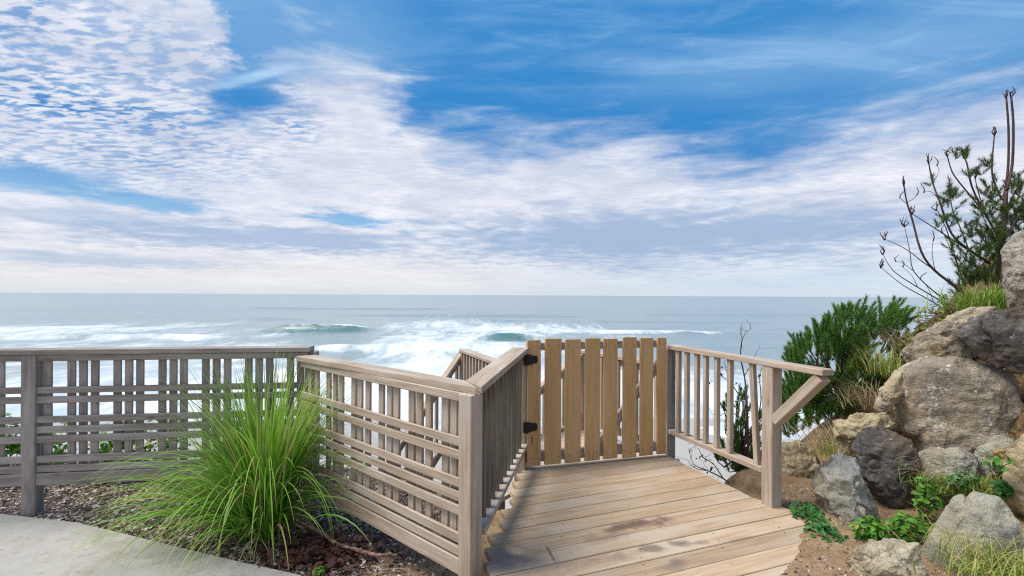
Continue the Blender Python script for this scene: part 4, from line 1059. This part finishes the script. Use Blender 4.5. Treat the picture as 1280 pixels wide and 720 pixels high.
tag(tw.build('dead_stalk', M_DRIFT, None, origin=tuple(b0_), smooth=True), 'thin dead seed stalk standing against the diagonal fence', 'stalk')

# ------------------------------------------------------------------ pines
def needles(starts, dirs, lens, per, nl, nw, ang=(.45, 1.0), t0=.0):
    """bottle-brush shoots: needles around an axis"""
    n = len(starts); m = n * per
    tpos = np.tile(np.linspace(t0, 1.0, per), n) ** .9
    ax = np.repeat(unit(dirs), per, 0); st_ = np.repeat(starts, per, 0); L = np.repeat(lens, per)
    p = st_ + ax * (tpos * L)[:, None]
    rnd = rng.normal(size=(m, 3)); per_ = unit(rnd - (rnd * ax).sum(-1, keepdims=True) * ax)
    an = rng.uniform(*ang, m) * (1 - .55 * tpos ** 3)
    d = ax * np.cos(an)[:, None] + per_ * np.sin(an)[:, None]
    ln = nl * rng.uniform(.7, 1.1, m)
    w = np.cross(d, rng.normal(size=(m, 3))); w = unit(w) * nw / 2
    V = np.stack([p - w, p + w, p + d * ln[:, None]], 1).reshape(-1, 3)
    f = np.arange(m * 3).reshape(-1, 3)
    return V, f, np.tile([.2, .2, .9], m) * np.repeat(.5 + .5 * tpos, 3)
def pine_shrub(name, outline, d, dd, nshoot, label, base_px, mat=M_NEEDLE, sl_=(.12, .21), lead=(), nl=.044):
    poly = [(p[0], p[1]) for p in outline]
    xs = [p[0] for p in poly]; ys = [p[1] for p in poly]
    b = np.array(D(base_px[0], base_px[1], d)); root = empty(name, tuple(b), label, 'pine')
    pts_, rel = [], []
    cx, cy = np.mean(xs), np.mean(ys)
    while len(pts_) < nshoot:
        x = rng.uniform(min(xs), max(xs), 400); y = rng.uniform(min(ys), max(ys), 400); k_ = in_poly(x, y, poly)
        cl_ = vnoise(np.stack([x / 26, y / 22, x * 0 + 3], -1), 91) > np.where(y > 470, .15, .34)
        for xx, yy_ in zip(x[k_ & cl_], y[k_ & cl_]):
            q_ = rng.uniform(-1, 1); pts_.append(np.array(D(xx, yy_, d + q_ * dd))); rel.append(((xx - cx) / (max(xs) - min(xs)) * 2, q_))
    P_ = np.array(pts_[:nshoot]); rl = np.array(rel[:nshoot])
    dirs = unit(np.stack([rl[:, 0] * .7, rl[:, 1] * .5 - .2, np.full(nshoot, 1.1)], -1) + rng.normal(size=(nshoot, 3)) * .24)
    L = rng.uniform(*sl_, nshoot)
    if len(lead):
        LP = np.array([np.array(D(px, py, d + rng.uniform(-.5, .4) * dd)) for px, py in lead]); m_ = len(LP)
        LD = unit(np.stack([rng.normal(size=m_) * .18, rng.normal(size=m_) * .1, np.ones(m_)], -1)); LL = rng.uniform(.18, .28, m_)
        P_ = np.concatenate([P_, LP - LD * LL[:, None]]); dirs = np.concatenate([dirs, LD]); L = np.concatenate([L, LL])
    V, f, a = needles(P_, dirs, L, 180, nl, .0052, (.7, 1.2))
    np_mesh('crown', V, f, mat, parent=root, attrs={'tt': a}, smooth=False)
    mb = MB(); mid = np.array(D(cx, cy + (max(ys) - cy) * .3, d))
    mb.tube([b - np.array([0, 0, .15]), (b + mid) / 2 + rng.normal(size=3) * .03, mid], .03, .016, 7)
    for i in rng.permutation(len(P_))[:70]:
        e = P_[i]; mb.tube([mid * .8 + b * .2 + rng.normal(size=3) * .04, (mid + e) / 2 + np.array([0, 0, -.05]) + rng.normal(size=3) * .03, e], .009, .004, 5)
    for s_, d_, l_ in zip(P_, unit(dirs), L): mb.tube([s_, s_ + d_ * l_ * .9], .004, .0025, 4)
    mb.build('trunk', M_BARK, root, smooth=True)
pine_shrub('mountain_pine', [(988, 478), (990, 450), (1000, 432), (1012, 420), (1024, 415), (1038, 405), (1050, 400), (1066, 398), (1082, 395), (1100, 392), (1118, 394), (1130, 404), (1132, 425), (1124, 445), (1122, 465), (1110, 482), (1094, 500), (1070, 518), (1040, 525), (1020, 535), (1004, 540), (986, 548), (976, 540), (982, 500)], 4.7, .45, 640,
    'dense dark green pine shrub behind the braced railing end', (1050, 560), lead=((1010, 412), (1034, 410), (1052, 384), (1062, 378), (1072, 388), (1080, 394), (1098, 372), (1100, 380), (1112, 385), (1120, 392), (995, 442), (1001, 428), (1045, 398), (1090, 386), (1127, 394)))
pine_shrub('mountain_pine', [(892, 575), (902, 545), (900, 520), (912, 500), (930, 495), (945, 515), (956, 500), (962, 560), (955, 600), (925, 598), (905, 590)], 4.15, .2, 80,
    'small pine sapling seen between the right railing balusters', (938, 610), sl_=(.09, .15), nl=.034)
def polyline(mb, pts_, d, r0, r1, n=5, jit=.0):
    P_ = [np.array(D(px, py, d + jit * math.sin(i * 1.7))) for i, (px, py) in enumerate(pts_)]
    # smooth the path a little
    Q = [P_[0]]
    for i in range(len(P_) - 1):
        for k_ in (1, 2, 3):
            u_ = k_ / 3; a_, b_ = P_[max(i - 1, 0)], P_[i]; c_, e_ = P_[i + 1], P_[min(i + 2, len(P_) - 1)]
            Q.append(.5 * ((2 * b_) + (c_ - a_) * u_ + (2 * a_ - 5 * b_ + 4 * c_ - e_) * u_ ** 2 + (3 * b_ - a_ - 3 * c_ + e_) * u_ ** 3))
    mb.tube(Q, r0, r1, n); return Q
# bare twiggy bush right of the walkway
bt = empty('twiggy_bush', tuple(D(936, 612, 4.0)), 'bare twiggy bush behind the right railing balusters', 'bush')
mb = MB()
for path, r0, r1 in [([(936, 640), (937, 600), (936, 550), (934, 500), (931, 470), (926, 445), (928, 424)], .012, .004), ([(934, 500), (922, 490), (914, 478), (902, 470)], .006, .002), ([(935, 530), (915, 515), (900, 520)], .005, .002), ([(936, 560), (946, 530), (952, 500), (950, 470), (955, 455)], .007, .002),
    ([(928, 615), (905, 598), (885, 588), (868, 580), (862, 562)], .007, .002), ([(905, 598), (893, 580), (880, 572), (874, 560)], .005, .002), ([(885, 588), (872, 586), (862, 578)], .004, .002), ([(930, 600), (912, 580), (902, 575)], .005, .002),
    ([(937, 590), (950, 575), (958, 560)], .006, .002), ([(928, 424), (933, 415), (938, 412)], .003, .0015), ([(928, 424), (926, 412), (928, 405)], .003, .0015), ([(931, 470), (938, 458), (946, 440)], .004, .0015), ([(914, 478), (908, 462), (906, 452)], .003, .0015), ([(902, 470), (898, 455), (896, 448)], .003, .001), ([(920, 610), (900, 608), (888, 600)], .005, .002)]:
    Q = polyline(mb, path, 4.0, r0, r1, 5, .05)
    for q0 in Q[2::2]:
        if random.random() < .75: mb.tube([q0, q0 + rng.normal(size=3) * .02 + np.array([0, 0, .02]), q0 + rng.normal(size=3) * np.array([.05, .04, .03]) + np.array([0, 0, .05])], .0022, .001, 4)
mb.build('branches', M_BARK, bt, smooth=True)
V, f, a = leaves(np.array([np.array(D(px + rng.normal() * 4, py + rng.normal() * 4, 4.0 + rng.normal() * .03)) for px, py in [(880, 572), (891, 588), (868, 562), (905, 520), (900, 560), (914, 505), (890, 480), (902, 470), (922, 490), (945, 470)] for _ in range(6)]), rng.normal(size=(60, 3)), rng.uniform(.012, .028, 60))
np_mesh('dead_leaves', V, f, M_RED, parent=bt, attrs={'tt': a})

# sparse pine on the crest
SPD = 4.35
sp = empty('sparse_pine', tuple(D(1242, 392, SPD)), 'sparse wind shaped pine with bare dark stems on the crest', 'pine')
mb = MB(); tips = []; green = []
stems = [([(1240, 405), (1246, 350), (1252, 300), (1255, 270), (1257, 235)], .022, .016), ([(1256, 240), (1259.5, 205), (1259.5, 160), (1256.5, 122)], .011, .0075), ([(1258, 238), (1264.5, 205), (1265.5, 155), (1262.5, 120)], .012, .0075),
    ([(1252, 250), (1243, 230), (1239, 211), (1242, 168)], .009, .005), ([(1250, 300), (1229, 264), (1214, 233), (1208, 205), (1204, 197)], .010, .005), ([(1229, 264), (1200, 230), (1189, 214), (1183, 194)], .007, .004),
    ([(1238, 330), (1211, 312), (1189, 292), (1175, 255), (1165, 228), (1160, 203)], .011, .005), ([(1233, 325), (1211, 313), (1183, 295), (1160, 280), (1139, 267)], .008, .003),
    ([(1235, 390), (1194, 358), (1167, 337), (1151, 314), (1140, 275), (1133, 253), (1129, 231)], .012, .005), ([(1210, 405), (1183, 381), (1147, 359), (1117, 339), (1103, 317)], .007, .002), ([(1200, 400), (1167, 378), (1128, 356), (1101, 334)], .006, .002),
    ([(1185, 375), (1167, 364), (1142, 339), (1137, 314), (1130, 282)], .006, .002), ([(1167, 337), (1150, 325), (1136, 314), (1120, 305), (1105.5, 299)], .005, .002), ([(1211, 370), (1200, 340), (1190, 310), (1182, 285), (1170, 262)], .006, .003),
    ([(1255, 300), (1270, 275), (1285, 255), (1300, 248)], .010, .006), ([(1255, 270), (1268, 240), (1282, 225), (1300, 210)], .008, .005), ([(1200, 360), (1196, 330), (1185, 305), (1178, 290)], .004, .002), ([(1183, 350), (1170, 340), (1165, 318), (1166, 300)], .004, .0015), ([(1230, 264), (1222, 240), (1218, 222)], .005, .003),
    ([(1211, 313), (1200, 285), (1190, 262), (1187, 240)], .006, .003), ([(1147, 359), (1140, 345), (1128, 333)], .003, .001), ([(1142, 339), (1130, 330), (1120, 326)], .003, .001), ([(1167, 378), (1160, 360), (1150, 348)], .003, .001), ([(1165, 228), (1173, 215), (1170, 206)], .003, .0015), ([(1133, 253), (1142, 248), (1145, 243)], .003, .0015), ([(1133, 255), (1127, 250), (1124, 246)], .003, .0015), ([(1175, 255), (1168, 243), (1160, 239), (1154, 240)], .003, .0015)]
for i, (path, r0, r1) in enumerate(stems):
    Q = polyline(mb, path, SPD + .12 * math.sin(i * 2.1), r0, r1, 6, .03); tips.append(Q[-1])
for i, q0 in enumerate(tips):
    for _ in range(4 if stems[i][1] > .004 else 1): mb.tube([q0 - np.array([0, 0, .01]), q0 + np.array([rng.normal() * .014, rng.normal() * .012, .022]), q0 + np.array([rng.normal() * .02, rng.normal() * .016, .05 + .03 * rng.random()])], .0055, .003, 5)
mb.build('trunk', M_BARK, sp, smooth=True)
S_, Dr, L_ = [], [], []
for cx, cy, r_, n in [(1186, 255, 11, 10), (1190, 243, 6, 6), (1178, 280, 10, 8), (1212, 285, 14, 14), (1240, 245, 13, 16), (1230, 268, 12, 14), (1250, 285, 14, 20), (1270, 240, 12, 14), (1266, 268, 14, 18), (1236, 300, 14, 18), (1225, 318, 13, 16), (1246, 315, 14, 22), (1208, 332, 12, 14), (1218, 348, 14, 18), (1238, 345, 14, 20), (1262, 300, 14, 20), (1197, 312, 9, 8), (1280, 262, 16, 18), (1275, 290, 16, 18), (1205, 355, 12, 12), (1196, 199, 3, 3), (1207, 199, 4, 5), (1212, 222, 4, 4), (1237, 208, 4, 5), (1227, 221, 3, 3), (1200, 370, 12, 8), (1164, 232, 3, 2)]:
    for _ in range(int(n * 1.15)):
        p0 = np.array(D(cx + rng.normal() * r_ * .55, cy + rng.normal() * r_ * .6, SPD + rng.normal() * .09)); S_.append(p0)
        Dr.append(np.array([rng.normal() * .55 - .1, rng.normal() * .5, .75])); L_.append(.06 + .06 * rng.random())
V, f, a = needles(np.array(S_), np.array(Dr), np.array(L_), 80, .05, .0034, (.4, 1.2))
np_mesh('crown', V, f, M_NEEDLE2, parent=sp, attrs={'tt': a}, smooth=False)
